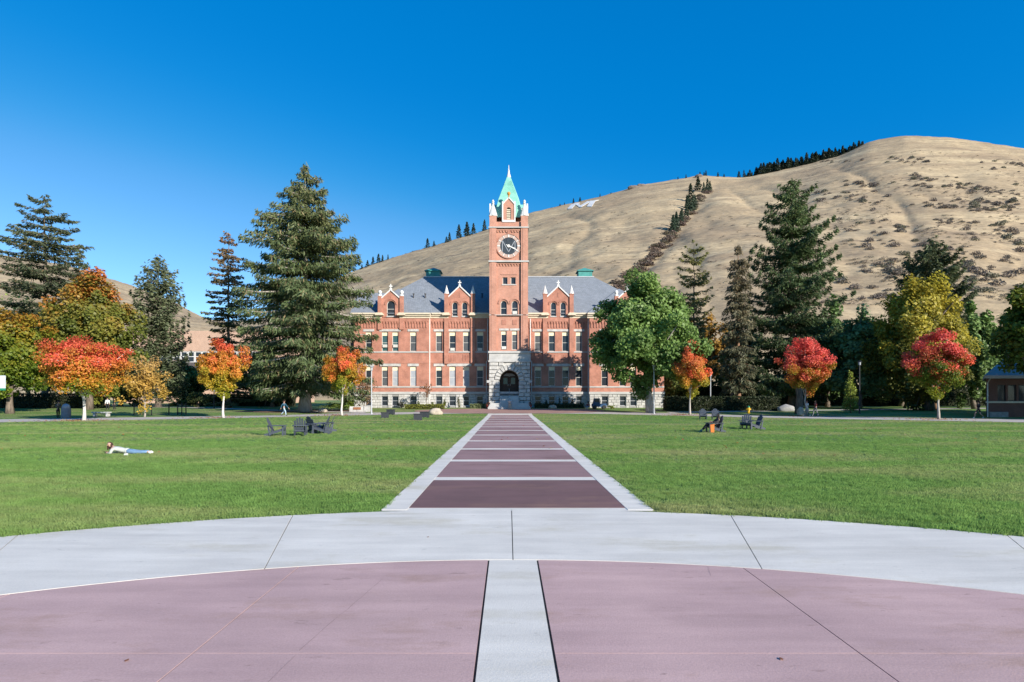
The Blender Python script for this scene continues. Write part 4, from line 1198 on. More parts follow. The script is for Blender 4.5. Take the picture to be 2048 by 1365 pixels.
MB().box(px0 - .08, px1 + .08, DP - .16, DT + .9, pz(706.5), pz(702.6)).build('portal_cornice', M_stone_smooth, portal)
for xe in (px0, px1): MB().box(xe - .28, xe + .28, DP - .2, DP + .5, pz(766), pz(761)).build('impost', M_stone_smooth, portal)
# doors inside
yd = DP + 3.0; fz_ = Z(784, DP + 1)
MB().box(pxm - 1.6, pxm + 1.6, yd + .1, yd + .2, P0, spz + 1.6).build('vestibule_wall', M_door, portal)
for sx in (-1, 1):
    x0_, x1_ = sorted((pxm + sx * .08, pxm + sx * 1.05))
    dr = MB().box(x0_, x1_, yd, yd + .08, fz_, fz_ + 2.35).build('door', M_door, hall)
    MB().box(x0_ + .18, x1_ - .18, yd - .02, yd - .003, fz_ + 1.15, fz_ + 2.1).build('pane', M_glass_teal, dr)
    MB().box(pxm + sx * .16 - .02, pxm + sx * .16 + .02, yd - .08, yd - .021, fz_ + .9, fz_ + 1.2).build('handle', M_metal, dr)
tr = MB(); tr.prism([(pxm - .9, spz + .55), (pxm + .9, spz + .55), (pxm + .75, spz + .85), (pxm + .4, spz + 1.02), (pxm - .4, spz + 1.02), (pxm - .75, spz + .85)], yd + .05, yd + .09); tr.build('fanlight', M_blind, portal)
MB().box(pxm - ar - .1, pxm + ar + .1, DP + .3, yd + .1, fz_ - .25, fz_).build('landing', M_stone_smooth, portal)
nst = 12
sy0 = DP - 2.4
for k in range(nst):
    h0 = HZ - .1; z1_ = HZ + (fz_ - HZ) * (k + 1) / (nst + 1); y0_ = sy0 + k * .27
    wide = 3.0 - k * .1 if k < 4 else ar + .02
    MB().box(pxm - wide, pxm + wide, y0_, (DP + .3 if k >= 4 else DP - .13), h0, z1_ - .0015 * (k % 2)).build('step', M_stone_smooth, portal)

# ------------------------------------------------------------------ other buildings
lb = thing('campus_building', 'tan brick campus building with a glazed upper floor behind the left trees', 'building', (X(395, 140), 140, .5))
d = 140; a_, b_ = X(250, d), X(560, d)
M_tan = brick_mat('tan_brick', (0.50, 0.33, 0.24), (0.45, 0.29, 0.21), (0.42, 0.30, 0.24), 0.3, 0.1, .012)
M_fascia = mat('brown_fascia', (0.10, 0.085, 0.085), (0.08, 0.07, 0.07), 2, .8)
MB().box(a_, b_, d, d + 25, Z(703, d), Z(662, d)).build('upper_wall', M_tan, lb)
MB().box(a_, b_, d + .3, d + 24.9, 0.2, Z(703.1, d)).build('lower_wall', M_tan, lb)
MB().box(a_ - .2, b_ + .2, d - .9, d + .29, Z(736, d), Z(726, d)).build('fascia', M_fascia, lb)
k = 0; px_ = 262
while px_ < 545:
    xa, xb = X(px_, d), X(px_ + 13, d)
    f = MB(); z0_, z1_ = Z(725, d), Z(703.6, d)
    for e in (xa, xb - .14): f.box(e, e + .14, d + .05, d + .29, z0_, z1_)
    for zz in (z0_, (z0_ + z1_) / 2, z1_ - .16): f.box(xa + .14, xb - .14, d + .06, d + .28, zz, zz + .16)
    w = f.build('window', M_white, lb)
    MB().box(xa + .02, xb - .02, d + .2, d + .24, z0_ + .02, z1_ - .02).build('pane', M_glass, w); px_ += 14.2
for px_ in range(270, 540, 34):
    xa = X(px_, d); w = MB().box(xa, xa + 1.6, d + .15, d + .29, Z(772, d), Z(742, d)).build('window', M_iron, lb)
    MB().box(xa + .15, xa + 1.45, d + .12, d + .149, Z(771, d), Z(743, d)).build('pane', M_glass, w)

lodge = thing('lodge', 'low dark brick lodge with grey shingle hip roof at the right edge', 'building', (X(2060, 62), 62, 0))
M_shingle = brick_mat('grey_shingle', (0.30, 0.29, 0.29), (0.24, 0.235, 0.24), (0.16, 0.155, 0.16), .35, .16, .01, .01)
M_dbrick = brick_mat('dark_brick', (0.16, 0.07, 0.055), (0.12, 0.055, 0.045), (0.16, 0.10, 0.085))
d = 61.0; x0 = X(1972, d); x1 = x0 + 17; ez = Z(757, d); ex0, ey0 = X(1945, d), d - 1.5
hol = [(X(1995, d), X(2012, d), Z(803, d), Z(770, d)), (X(2016, d), X(2033, d), Z(803, d), Z(770, d)), (X(2037, d), X(2054, d), Z(803, d), Z(770, d)), (X(2064, d), X(2082, d), Z(803, d), Z(770, d))]
s = MB(); wall_holes(s, x0, x1, -.2, ez, d, hol, .2)
x0b = x0 + 8.6
s.poly([(x0, d, -.2), (x0b, d + 10, -.2), (x0b, d + 10, ez), (x0, d, ez)]); s.poly([(x1, d, -.2), (x1, d + 10, -.2), (x1, d + 10, ez), (x1, d, ez)]); s.poly([(x0b, d + 10, -.2), (x1, d + 10, -.2), (x1, d + 10, ez), (x0b, d + 10, ez)])
s.build('wall', M_dbrick, lodge)
for h in hol:
    f = MB(); fw = .09
    f.box(h[0], h[0] + fw, d + .1, d + .18, h[2], h[3]); f.box(h[1] - fw, h[1], d + .1, d + .18, h[2], h[3]); f.box(h[0] + fw, h[1] - fw, d + .1, d + .18, h[3] - fw, h[3]); f.box(h[0] + fw, h[1] - fw, d + .1, d + .18, h[2], h[2] + fw)
    w = f.build('window', M_iron, lodge); MB().box(h[0] + .02, h[1] - .02, d + .14, d + .15, h[2] + .02, h[3] - .02).build('pane', M_glass, w)
MB().box(x0 - .05, x1 + .05, d - .12, d - .002, Z(806.5, d), Z(803, d)).build('sill_band', M_cream, lodge)
rz_ = ez + 3.2; rx0, rx1 = ex0 + 6.5, x1 - 4; ey1 = d + 11.5; rm = (ey0 + ey1) / 2; ex1 = x1 + 1.5
s = MB(); s.poly([(ex0, ey0, ez + .25), (ex1, ey0, ez + .25), (rx1, rm, rz_), (rx0 + 2.0, rm, rz_)]); ex0b = ex0 + 10.5; rx0 += 2.0
s.poly([(ex0b, ey1, ez + .25), (ex0, ey0, ez + .25), (rx0, rm, rz_)]); s.poly([(ex1, ey0, ez + .25), (ex1, ey1, ez + .25), (rx1, rm, rz_)]); s.poly([(ex1, ey1, ez + .25), (ex0b, ey1, ez + .25), (rx0, rm, rz_), (rx1, rm, rz_)])
lr = s.build('roof', M_shingle, lodge)
s = MB(); s.hexa([(ex0, ey0, ez - .05), (ex1, ey0, ez - .05), (ex1, ey1, ez - .05), (ex0b, ey1, ez - .05)], [(ex0, ey0, ez + .248), (ex1, ey0, ez + .248), (ex1, ey1, ez + .248), (ex0b, ey1, ez + .248)]); s.build('eaves', mat('lodge_fascia', (.36, .33, .31), (.30, .28, .26), 3, .8), lr)  # fascia colour darkened to stand in for shade on the lodge
MB().tube([(x0 + .05, d - .15, 0), (x0 + .05, d - .15, ez - .5), (x0 - .3, d - .9, ez - .05)], [.06] * 3, 6).build('downpipe', M_sash, lodge)
MB().box(X(1975, d), X(2012, d), d - .3, d - .01, -.2, .55).build('plinth', M_joint, lodge)

# ------------------------------------------------------------------ trees: young maples round the oval
RED, ORA, YEL, YGR, GRN = (0.66, 0.125, 0.06), (0.62, 0.23, 0.045), (0.50, 0.33, 0.03), (0.27, 0.29, 0.025), (0.12, 0.19, 0.022)
PNK = (0.70, 0.12, 0.095)
mg = 'young maples around the lawn'
eggp = [(0, 0.35), (0.15, 0.72), (0.4, 1.0), (0.65, 1.0), (0.85, 0.85), (1, 0.7)]
maples = [
 ('broad red and orange maple at the left, largest of the young maples', 168, 52.0, (72, 264, 652, 812), [(0, GRN), (.18, YGR), (.36, (0.52, 0.25, 0.03)), (.52, ORA), (.66, RED), (1, (0.68, .10, .06))], 13000, 120, 1),
 ('rounded maple turning orange at the top, between the left building and big spruce', 447, 59.0, (391, 503, 672, 806), [(0, YGR), (.3, (0.42, 0.33, 0.03)), (.55, (0.55, 0.27, 0.035)), (.72, ORA), (.88, RED), (1, RED)], 10500, 90, 2),
 ('slim maple, orange above and yellow-green below, right of the big spruce', 684, 66.0, (640, 733, 675, 806), [(0, GRN), (.3, YGR), (.5, (0.45, 0.25, 0.03)), (.7, ORA), (.9, RED), (1, RED)], 8500, 70, 3),
 ('orange-red maple beside the green tree right of the hall', 1380, 67.0, (1333, 1434, 680, 800), [(0, YGR), (.25, (0.52, 0.38, 0.045)), (.45, (0.68, .27, .06)), (.65, (0.72, .19, .07)), (1, (0.72, .15, .07))], 9000, 80, 4),
 ('bright crimson maple in front of the tall dark fir', 1612, 64.0, (1553, 1669, 666, 797), [(0, YGR), (.18, (0.45, 0.28, 0.03)), (.35, (0.62, .18, .05)), (.6, PNK), (1, PNK)], 10500, 90, 5),
 ('red-topped maple with green lower leaves in front of the yellow tree', 1877, 55.0, (1806, 1946, 654, 802), [(0, YGR), (.2, GRN), (.4, (0.16, 0.17, 0.022)), (.5, (0.58, .14, .05)), (.7, PNK), (1, PNK)], 11500, 95, 6)]
for lab, px_, d_, cr_, st, nl, nc, sd in maples:
    eggp = [(0, .75), (.2, .95), (.5, 1.0), (.8, .9), (1, .7)] if sd == 1 else [(0, 0.4), (0.15, 0.75), (0.4, 1.0), (0.65, 1.0), (0.85, 0.85), (1, 0.7)]
    t = broadleaf('maple_tree', lab, 'tree', px_, d_, cr_, st, 0.11 if sd > 1 else .13, int(nc * 1.6), int(nl * 2.9), 0.125, 100 + sd, mg, prof=eggp, bark=M_wrap if sd < 4 else M_bark_pale, rcf=0.21, cnoise=0.2, lob=.13, fill=.6, shrink=.89, nlimb=22)
    s = MB(); r = np.random.default_rng(sd)

# ------------------------------------------------------------------ larger broadleaf trees
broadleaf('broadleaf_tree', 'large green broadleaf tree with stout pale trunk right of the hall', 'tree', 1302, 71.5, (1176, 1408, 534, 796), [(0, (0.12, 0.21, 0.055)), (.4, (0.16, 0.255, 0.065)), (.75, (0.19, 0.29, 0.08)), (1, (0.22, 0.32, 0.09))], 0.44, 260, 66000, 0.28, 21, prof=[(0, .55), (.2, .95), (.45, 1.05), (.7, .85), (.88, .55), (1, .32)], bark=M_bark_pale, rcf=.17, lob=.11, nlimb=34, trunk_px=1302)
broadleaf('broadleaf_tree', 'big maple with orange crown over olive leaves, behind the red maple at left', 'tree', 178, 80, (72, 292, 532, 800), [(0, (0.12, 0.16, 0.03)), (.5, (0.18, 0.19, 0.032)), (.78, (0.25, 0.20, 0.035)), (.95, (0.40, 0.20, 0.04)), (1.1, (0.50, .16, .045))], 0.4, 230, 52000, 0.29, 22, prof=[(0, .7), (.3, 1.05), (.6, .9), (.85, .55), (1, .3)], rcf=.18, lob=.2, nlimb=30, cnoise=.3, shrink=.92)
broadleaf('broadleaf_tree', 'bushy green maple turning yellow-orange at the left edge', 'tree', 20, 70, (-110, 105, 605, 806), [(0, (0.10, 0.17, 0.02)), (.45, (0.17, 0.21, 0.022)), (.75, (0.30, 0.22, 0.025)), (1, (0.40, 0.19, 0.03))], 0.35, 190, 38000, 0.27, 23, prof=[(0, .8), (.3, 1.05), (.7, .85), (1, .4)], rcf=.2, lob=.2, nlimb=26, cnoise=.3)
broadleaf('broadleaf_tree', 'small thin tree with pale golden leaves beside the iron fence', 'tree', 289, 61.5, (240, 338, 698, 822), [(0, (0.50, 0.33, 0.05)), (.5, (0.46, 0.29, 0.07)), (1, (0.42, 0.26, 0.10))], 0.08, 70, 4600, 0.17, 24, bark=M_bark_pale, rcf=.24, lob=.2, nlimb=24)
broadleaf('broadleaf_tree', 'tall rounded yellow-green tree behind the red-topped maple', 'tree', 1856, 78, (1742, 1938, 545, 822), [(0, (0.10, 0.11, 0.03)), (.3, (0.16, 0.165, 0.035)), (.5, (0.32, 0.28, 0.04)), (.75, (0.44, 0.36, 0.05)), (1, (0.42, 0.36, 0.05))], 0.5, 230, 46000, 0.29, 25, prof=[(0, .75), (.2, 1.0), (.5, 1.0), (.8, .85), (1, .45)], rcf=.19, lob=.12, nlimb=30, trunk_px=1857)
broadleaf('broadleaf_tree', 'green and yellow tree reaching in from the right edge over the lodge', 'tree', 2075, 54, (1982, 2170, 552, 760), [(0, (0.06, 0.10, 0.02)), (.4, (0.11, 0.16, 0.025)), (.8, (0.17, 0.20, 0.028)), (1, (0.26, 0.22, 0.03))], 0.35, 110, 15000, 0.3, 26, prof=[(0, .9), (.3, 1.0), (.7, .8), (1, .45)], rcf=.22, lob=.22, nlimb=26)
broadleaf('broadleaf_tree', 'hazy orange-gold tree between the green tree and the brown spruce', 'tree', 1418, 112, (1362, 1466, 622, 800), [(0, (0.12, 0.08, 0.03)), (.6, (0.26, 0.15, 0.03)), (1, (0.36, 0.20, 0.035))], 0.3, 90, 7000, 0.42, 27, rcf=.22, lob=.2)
broadleaf('broadleaf_tree', 'bare-looking reddish small tree left of the lamp post by the hall', 'tree', 728, 77, (702, 762, 742, 820), [(0, (0.20, 0.13, 0.07)), (1, (0.26, 0.15, 0.08))], 0.06, 40, 1100, 0.15, 28, rcf=.22)
broadleaf('broadleaf_tree', 'thin young tree with sparse rusty leaves before the hall', 'tree', 853, 83, (837, 870, 764, 803), [(0, (0.24, 0.12, 0.06)), (1, (0.30, 0.14, 0.07))], 0.04, 20, 420, 0.13, 29, rcf=.26)
for lab, px_, d_, cr_, sd in (('spreading tree just beyond the right edge, shading the lodge', 2640, 46, (2470, 2830, 545, 740), 201), ('tree just beyond the right edge in front of the lodge', 2395, 52, (2255, 2535, 560, 775), 202)):
    broadleaf('broadleaf_tree', lab, 'tree', px_, d_, cr_, [(0, (0.10, 0.15, 0.03)), (1, (0.18, 0.21, 0.04))], .4, 120, 12000, .45, sd, rcf=.22, lob=.2)
# shaded trees closing the view behind the lawn
bgp = [(0, .9), (.3, 1.0), (.7, .8), (1, .4)]
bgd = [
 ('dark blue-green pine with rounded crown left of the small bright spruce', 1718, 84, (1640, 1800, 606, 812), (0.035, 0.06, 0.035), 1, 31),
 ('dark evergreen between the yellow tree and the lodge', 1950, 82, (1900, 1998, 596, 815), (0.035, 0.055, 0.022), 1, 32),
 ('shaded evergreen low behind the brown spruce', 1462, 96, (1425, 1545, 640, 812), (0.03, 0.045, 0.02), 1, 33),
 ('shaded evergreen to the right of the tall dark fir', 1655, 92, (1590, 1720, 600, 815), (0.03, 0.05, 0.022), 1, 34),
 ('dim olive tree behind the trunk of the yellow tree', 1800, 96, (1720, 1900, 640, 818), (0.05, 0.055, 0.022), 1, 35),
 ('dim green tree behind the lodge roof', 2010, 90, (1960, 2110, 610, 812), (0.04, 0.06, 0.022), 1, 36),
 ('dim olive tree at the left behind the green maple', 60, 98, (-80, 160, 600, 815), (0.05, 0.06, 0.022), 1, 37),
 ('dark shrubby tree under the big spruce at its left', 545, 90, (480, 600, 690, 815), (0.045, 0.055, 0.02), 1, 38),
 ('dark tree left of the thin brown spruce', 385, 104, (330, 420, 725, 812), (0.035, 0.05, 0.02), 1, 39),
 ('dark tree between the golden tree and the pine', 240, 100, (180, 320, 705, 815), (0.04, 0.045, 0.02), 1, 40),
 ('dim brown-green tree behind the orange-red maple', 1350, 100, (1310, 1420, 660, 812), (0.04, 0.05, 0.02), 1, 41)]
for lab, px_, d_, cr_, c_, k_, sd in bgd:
    c_ = np.array(c_) * np.array([3.1, 3.0, 2.2])  # foliage colours raised and warmed in place of fill light
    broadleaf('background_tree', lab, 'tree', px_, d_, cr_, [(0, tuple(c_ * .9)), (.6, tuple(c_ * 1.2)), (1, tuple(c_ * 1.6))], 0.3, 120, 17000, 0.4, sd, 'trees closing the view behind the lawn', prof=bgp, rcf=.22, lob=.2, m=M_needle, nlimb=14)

# ------------------------------------------------------------------ conifers
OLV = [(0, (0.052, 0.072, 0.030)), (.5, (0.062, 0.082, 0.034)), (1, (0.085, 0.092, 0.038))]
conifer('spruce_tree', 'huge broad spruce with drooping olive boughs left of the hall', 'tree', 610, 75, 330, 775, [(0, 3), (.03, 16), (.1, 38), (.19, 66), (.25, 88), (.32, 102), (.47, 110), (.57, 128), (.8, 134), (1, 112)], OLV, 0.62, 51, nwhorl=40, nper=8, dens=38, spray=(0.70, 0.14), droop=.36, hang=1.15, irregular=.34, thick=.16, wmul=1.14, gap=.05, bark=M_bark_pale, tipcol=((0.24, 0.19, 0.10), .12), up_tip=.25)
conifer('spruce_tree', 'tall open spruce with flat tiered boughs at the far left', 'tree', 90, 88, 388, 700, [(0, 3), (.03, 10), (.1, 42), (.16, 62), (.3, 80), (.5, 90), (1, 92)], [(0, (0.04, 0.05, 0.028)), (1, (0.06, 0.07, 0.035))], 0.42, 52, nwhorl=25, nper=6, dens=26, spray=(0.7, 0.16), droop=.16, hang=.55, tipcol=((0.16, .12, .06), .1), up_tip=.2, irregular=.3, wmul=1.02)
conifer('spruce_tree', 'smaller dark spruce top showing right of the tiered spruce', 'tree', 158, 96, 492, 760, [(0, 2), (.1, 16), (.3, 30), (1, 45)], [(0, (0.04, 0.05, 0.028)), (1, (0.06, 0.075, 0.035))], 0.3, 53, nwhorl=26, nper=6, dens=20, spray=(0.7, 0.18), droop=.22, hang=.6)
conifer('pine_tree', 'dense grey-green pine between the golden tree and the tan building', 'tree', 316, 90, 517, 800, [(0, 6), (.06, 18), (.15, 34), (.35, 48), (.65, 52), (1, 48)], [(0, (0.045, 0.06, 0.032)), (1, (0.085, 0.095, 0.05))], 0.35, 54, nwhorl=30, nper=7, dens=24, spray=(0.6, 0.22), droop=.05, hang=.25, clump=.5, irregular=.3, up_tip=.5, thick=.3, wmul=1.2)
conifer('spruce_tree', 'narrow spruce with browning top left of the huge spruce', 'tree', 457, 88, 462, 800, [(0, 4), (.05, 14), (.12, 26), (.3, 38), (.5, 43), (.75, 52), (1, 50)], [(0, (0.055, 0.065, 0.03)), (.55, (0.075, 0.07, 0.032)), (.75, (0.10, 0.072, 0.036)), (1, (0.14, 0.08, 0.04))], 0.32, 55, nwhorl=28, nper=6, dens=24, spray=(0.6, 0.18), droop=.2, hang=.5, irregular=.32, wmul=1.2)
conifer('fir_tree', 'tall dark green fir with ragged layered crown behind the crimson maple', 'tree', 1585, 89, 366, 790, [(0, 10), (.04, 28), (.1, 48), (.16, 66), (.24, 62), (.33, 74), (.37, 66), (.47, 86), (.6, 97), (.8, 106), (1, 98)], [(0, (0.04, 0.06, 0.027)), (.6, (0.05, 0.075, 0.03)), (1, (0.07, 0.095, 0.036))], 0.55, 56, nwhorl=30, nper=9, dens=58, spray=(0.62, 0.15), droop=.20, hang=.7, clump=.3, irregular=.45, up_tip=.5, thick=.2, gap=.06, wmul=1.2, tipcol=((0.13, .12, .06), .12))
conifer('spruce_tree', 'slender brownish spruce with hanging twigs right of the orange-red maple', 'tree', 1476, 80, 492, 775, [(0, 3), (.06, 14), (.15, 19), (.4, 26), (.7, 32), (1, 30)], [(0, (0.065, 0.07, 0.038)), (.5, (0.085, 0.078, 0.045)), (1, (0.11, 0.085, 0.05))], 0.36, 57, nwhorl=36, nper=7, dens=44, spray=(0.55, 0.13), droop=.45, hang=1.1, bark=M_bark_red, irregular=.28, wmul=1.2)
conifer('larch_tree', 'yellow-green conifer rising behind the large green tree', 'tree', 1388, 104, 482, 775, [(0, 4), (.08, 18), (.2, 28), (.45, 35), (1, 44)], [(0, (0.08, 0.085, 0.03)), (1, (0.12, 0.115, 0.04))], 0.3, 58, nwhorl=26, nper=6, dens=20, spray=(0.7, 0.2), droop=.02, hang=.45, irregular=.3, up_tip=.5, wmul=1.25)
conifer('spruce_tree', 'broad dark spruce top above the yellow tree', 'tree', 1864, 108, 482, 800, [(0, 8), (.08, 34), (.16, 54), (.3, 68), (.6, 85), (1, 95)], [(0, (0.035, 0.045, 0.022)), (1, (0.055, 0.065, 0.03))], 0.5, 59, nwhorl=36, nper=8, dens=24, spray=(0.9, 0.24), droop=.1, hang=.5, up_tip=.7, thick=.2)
conifer('young_spruce', 'small bright green spruce beside the lamp post on the right', 'tree', 1701, 72, 745, 818, [(0, 1.5), (.2, 7), (.6, 13), (1, 17)], [(0, (0.12, 0.15, 0.03)), (1, (0.19, 0.22, 0.04))], 0.06, 60, nwhorl=16, nper=7, dens=55, spray=(0.26, 0.09), droop=.05, hang=.3)
# pair of plain trunks showing between the maples
for lab, px_, d_, r_, top_ in (('thick grey trunk in shade left of the two walkers', 1598, 69.5, .42, 700), ('reddish pine trunk right of the red-topped maple', 1871, 80, .34, 720)):
    t = thing('tree_trunk', lab, 'tree trunk', (X(px_, d_), d_, G(d_))); s = MB(); r = np.random.default_rng(int(px_))
    wood(s, (0, 0, -.1), (0.2, 0.3, Z(top_, d_)), r_, r_ * .7, r, flare=1.35, wob=.006); s.local('trunk', M_bark_red if r_ == .34 else M_bark, t, smooth=True)  # darker bark on the grey trunk stands in for its shade

# ------------------------------------------------------------------ hill vegetation
def small_cloud(seed, kind):
    r = np.random.default_rng(seed)
    if kind == 'shrub':
        n = 260; P = rand_dirs(n, r) * (r.uniform(0, 1, n) ** .4)[:, None]; P[:, 2] = np.abs(P[:, 2]) * .75 + .02
        P[:, 0] *= 1 + .3 * np.sin(np.arctan2(P[:, 1], P[:, 0]) * 3 + seed); s = r.uniform(.06, .15, n)
        base = np.array([(0.17, 0.14, 0.12), (0.19, 0.155, 0.125), (0.145, 0.13, 0.11), (0.15, 0.145, 0.10)][seed % 4])
        colr = base * r.uniform(.6, 1.4, (n, 1))
    else:
        n = 420; h = r.uniform(0.06, 1, n); rad = (0.24 * (1 - h) ** .8 + .015) * (1 + .25 * np.sin(h * 40)) * np.sqrt(r.uniform(0.1, 1, n)); a = r.uniform(0, 6.28, n)
        P = np.stack([rad * np.cos(a), rad * np.sin(a), h], -1); s = r.uniform(.03, .06, n); colr = np.array((0.028, 0.042, 0.026)) * r.uniform(.6, 1.4, (n, 1))
    nn = rand_dirs(n, r); U = unit(np.cross(nn, rand_dirs(n, r))); V = np.cross(nn, U)
    v = np.stack([P - U * s[:, None], P + V * s[:, None] * .7, P + U * s[:, None], P - V * s[:, None] * .7], 1).reshape(-1, 3)
    return v, np.arange(4 * n).reshape(n, 4), colr
def cloud_obj(name, v, f, colr, m):
    me = np_mesh(name, v, f); at = me.attributes.new('leafcol', 'FLOAT_COLOR', 'FACE')
    at.data.foreach_set('color', np.concatenate([colr, np.ones((len(colr), 1))], 1).astype(np.float32).ravel()); me.materials.append(m); return me
SH = [cloud_obj('hillside_shrub', *small_cloud(k, 'shrub'), M_needle) for k in range(5)]
CO = [cloud_obj('ridge_conifer', *small_cloud(10 + k, 'con'), M_needle) for k in range(4)]
rs = random.Random(3)
def put(name, me, p, sx, sz, label, cat, group):
    o = bpy.data.objects.new(name, me); col.objects.link(o); o.location = p; o.scale = (sx, sx, sz); o.rotation_euler = (0, 0, rs.uniform(0, 6.28)); return setp(o, label, cat, group)
spots = []
# clustered scrub on the right-hand slope
rows_ = [(1640, 1740, 318, 326, 8), (1750, 1860, 316, 326, 12), (1960, 2050, 322, 345, 14), (1690, 1790, 362, 380, 16), (1810, 1930, 352, 378, 24), (1920, 2050, 368, 392, 22), (1620, 1780, 384, 408, 26), (1820, 2000, 398, 424, 30), (1980, 2050, 400, 430, 12), (1640, 1840, 420, 470, 22), (1860, 2050, 440, 480, 24), (1700, 2050, 480, 530, 34), (1720, 1800, 528, 560, 14), (1900, 2050, 530, 590, 28), (1660, 1800, 560, 600, 10)]
row_names = ['just below the ridge wood', 'in the dark row under the summit', 'high at the right edge', 'on the upper slope above the tall fir', 'in the middle of the upper right slope', 'on the upper slope at the right edge', 'in the long row behind the tall fir top', 'in the thick patch at mid height', 'at mid height by the right edge', 'right of the tall fir at mid height', 'on the middle slope at the right edge', 'in the wide scatter above the yellow tree', 'low on the slope left of the dark spruce top', 'low on the slope at the right edge', 'lowest on the slope beside the tall fir']
for (x0_, x1_, y0_, y1_, k_), rn in zip(rows_, row_names):
    for _ in range(k_): spots.append((rs.uniform(x0_, x1_), rs.uniform(y0_, y1_), rs.uniform(2.0, 5.6), 'grey-brown hillside shrub ' + rn))
for _ in range(26): spots.append((rs.uniform(1060, 1560), rs.uniform(420, 560), rs.uniform(1.3, 3.0), 'tiny lone shrub on the bare middle of the hillside'))
for px_, py_, w_ in ((1428, 499, 5), (933, 508, 6), (1105, 498, 6), (941, 525, 3), (1175, 505, 3), (846, 512, 6), (838, 514, 4), (820, 515, 4), (1232, 373, 6), (1262, 376, 8), (1285, 378, 8), (1076, 431, 4), (1385, 354, 7), (1430, 368, 6), (1235, 445, 3), (1285, 442, 5), (1175, 385, 4), (1300, 480, 4), (770, 522, 3)): spots.append((px_, py_, w_ * .8, 'round dark shrub standing apart on the grassy ' + ('slope left of the clock tower' if px_ < 1000 else 'slope right of the clock tower' if px_ < 1250 else 'slope near the gully')))
spots = spots[:298]
for i, (px_, py_, w_, lab_) in enumerate(spots):
    p = hill_pt(px_, py_); put('hillside_shrub', SH[i % 5], p - Vector((0, 0, .4)), w_, w_ * rs.uniform(.8, 1.4), lab_, 'shrub', 'shrubs scattered on the dry hillside')
# further tiny scrub, too many and too small to count
vv, ff, cc = [], [], []; off = 0
def add_many(v, f, c, p, sx, sz):
    global off
    a = rs.uniform(0, 6.28); ca, sa = math.cos(a), math.sin(a)
    w = np.stack([(v[:, 0] * ca - v[:, 1] * sa) * sx + p.x, (v[:, 0] * sa + v[:, 1] * ca) * sx + p.y, v[:, 2] * sz + p.z], -1)
    vv.append(w); ff.append(f + off); cc.append(c); off += len(v)
for i in range(3600):
    a = rs.random()
    if a < .75: q = (rs.uniform(1600, 2060), 300 + 310 * rs.random() ** .8)
    else: q = (rs.uniform(720, 1600), rs.uniform(395, 600))
    p = hill_pt(*q)
    if fbm(np.array([p.x / 60]), np.array([p.y / 60]), 21, 3)[0] < .48 and a < .9: continue
    v, f, c = small_cloud(i % 5, 'shrub'); keep = slice(0, 90); add_many(v[:360], f[:90], c[:90], p - Vector((0, 0, .3)), rs.uniform(.9, 3.6), rs.uniform(.7, 2.2))
me = cloud_obj('hillside_scrub', np.concatenate(vv), np.concatenate(ff), np.concatenate(cc), M_needle)
o = link('hillside_scrub', me); setp(o, 'tiny grey-brown scrub dotted over the dry hillside', 'scrub', kind='stuff')
# gully thicket
vv, ff, cc = [], [], []; off = 0
for i in range(150):
    f_ = rs.random(); py_ = 378 + (600 - 378) * f_; px_ = float(np.interp(py_, [372, 440, 520, 600], [1420, 1368, 1300, 1215])) + rs.gauss(0, 7)
    p = hill_pt(px_, py_)
    con = f_ < .4 and rs.random() < .28
    v, f, c = small_cloud((10 if con else 0) + i % 4, 'con' if con else 'shrub')
    if con: h_ = rs.uniform(14, 26); add_many(v, f, c * 1.7, p, h_ * .9, h_)
    else: w_ = rs.uniform(3.5, 8); add_many(v, f, c * np.array([.95, .82, .78]), p, w_, w_ * .9)
me = cloud_obj('gully_thicket', np.concatenate(vv), np.concatenate(ff), np.concatenate(cc), M_needle)
o = link('gully_thicket', me); setp(o, 'dark thicket filling the gully that climbs the hillside', 'thicket', kind='stuff')
# wood along the ridge
vv, ff, cc = [], [], []; off = 0
for i in range(330):
    px_ = rs.uniform(1488, 1728); ry = float(np.interp(px_, RX, RY)); c_ = int((px_ - pxs[0]) / 6)
    p = Vector((XX[c_, 149], YY[c_, 149], ZZ[c_, 149])); p.x = (px_ - CX) * p.y / F
    back = rs.uniform(0, 50); p.y += back; p.x += back * (px_ - CX) / F; p.z += -rs.uniform(0, 4) - back * .05
    h_ = rs.uniform(15, 30) * (1 - .45 * max(0, (px_ - 1660) / 70)) * (0.6 + .4 * min(1, (px_ - 1488) / 40)); v, f, c = small_cloud(10 + i % 4, 'con'); add_many(v, f, c, p, h_ * 1.1, h_)
me = cloud_obj('ridge_forest', np.concatenate(vv), np.concatenate(ff), np.concatenate(cc), M_needle)
o = link('ridge_forest', me); setp(o, 'dark conifer wood along the skyline below the summit', 'forest', kind='stuff')
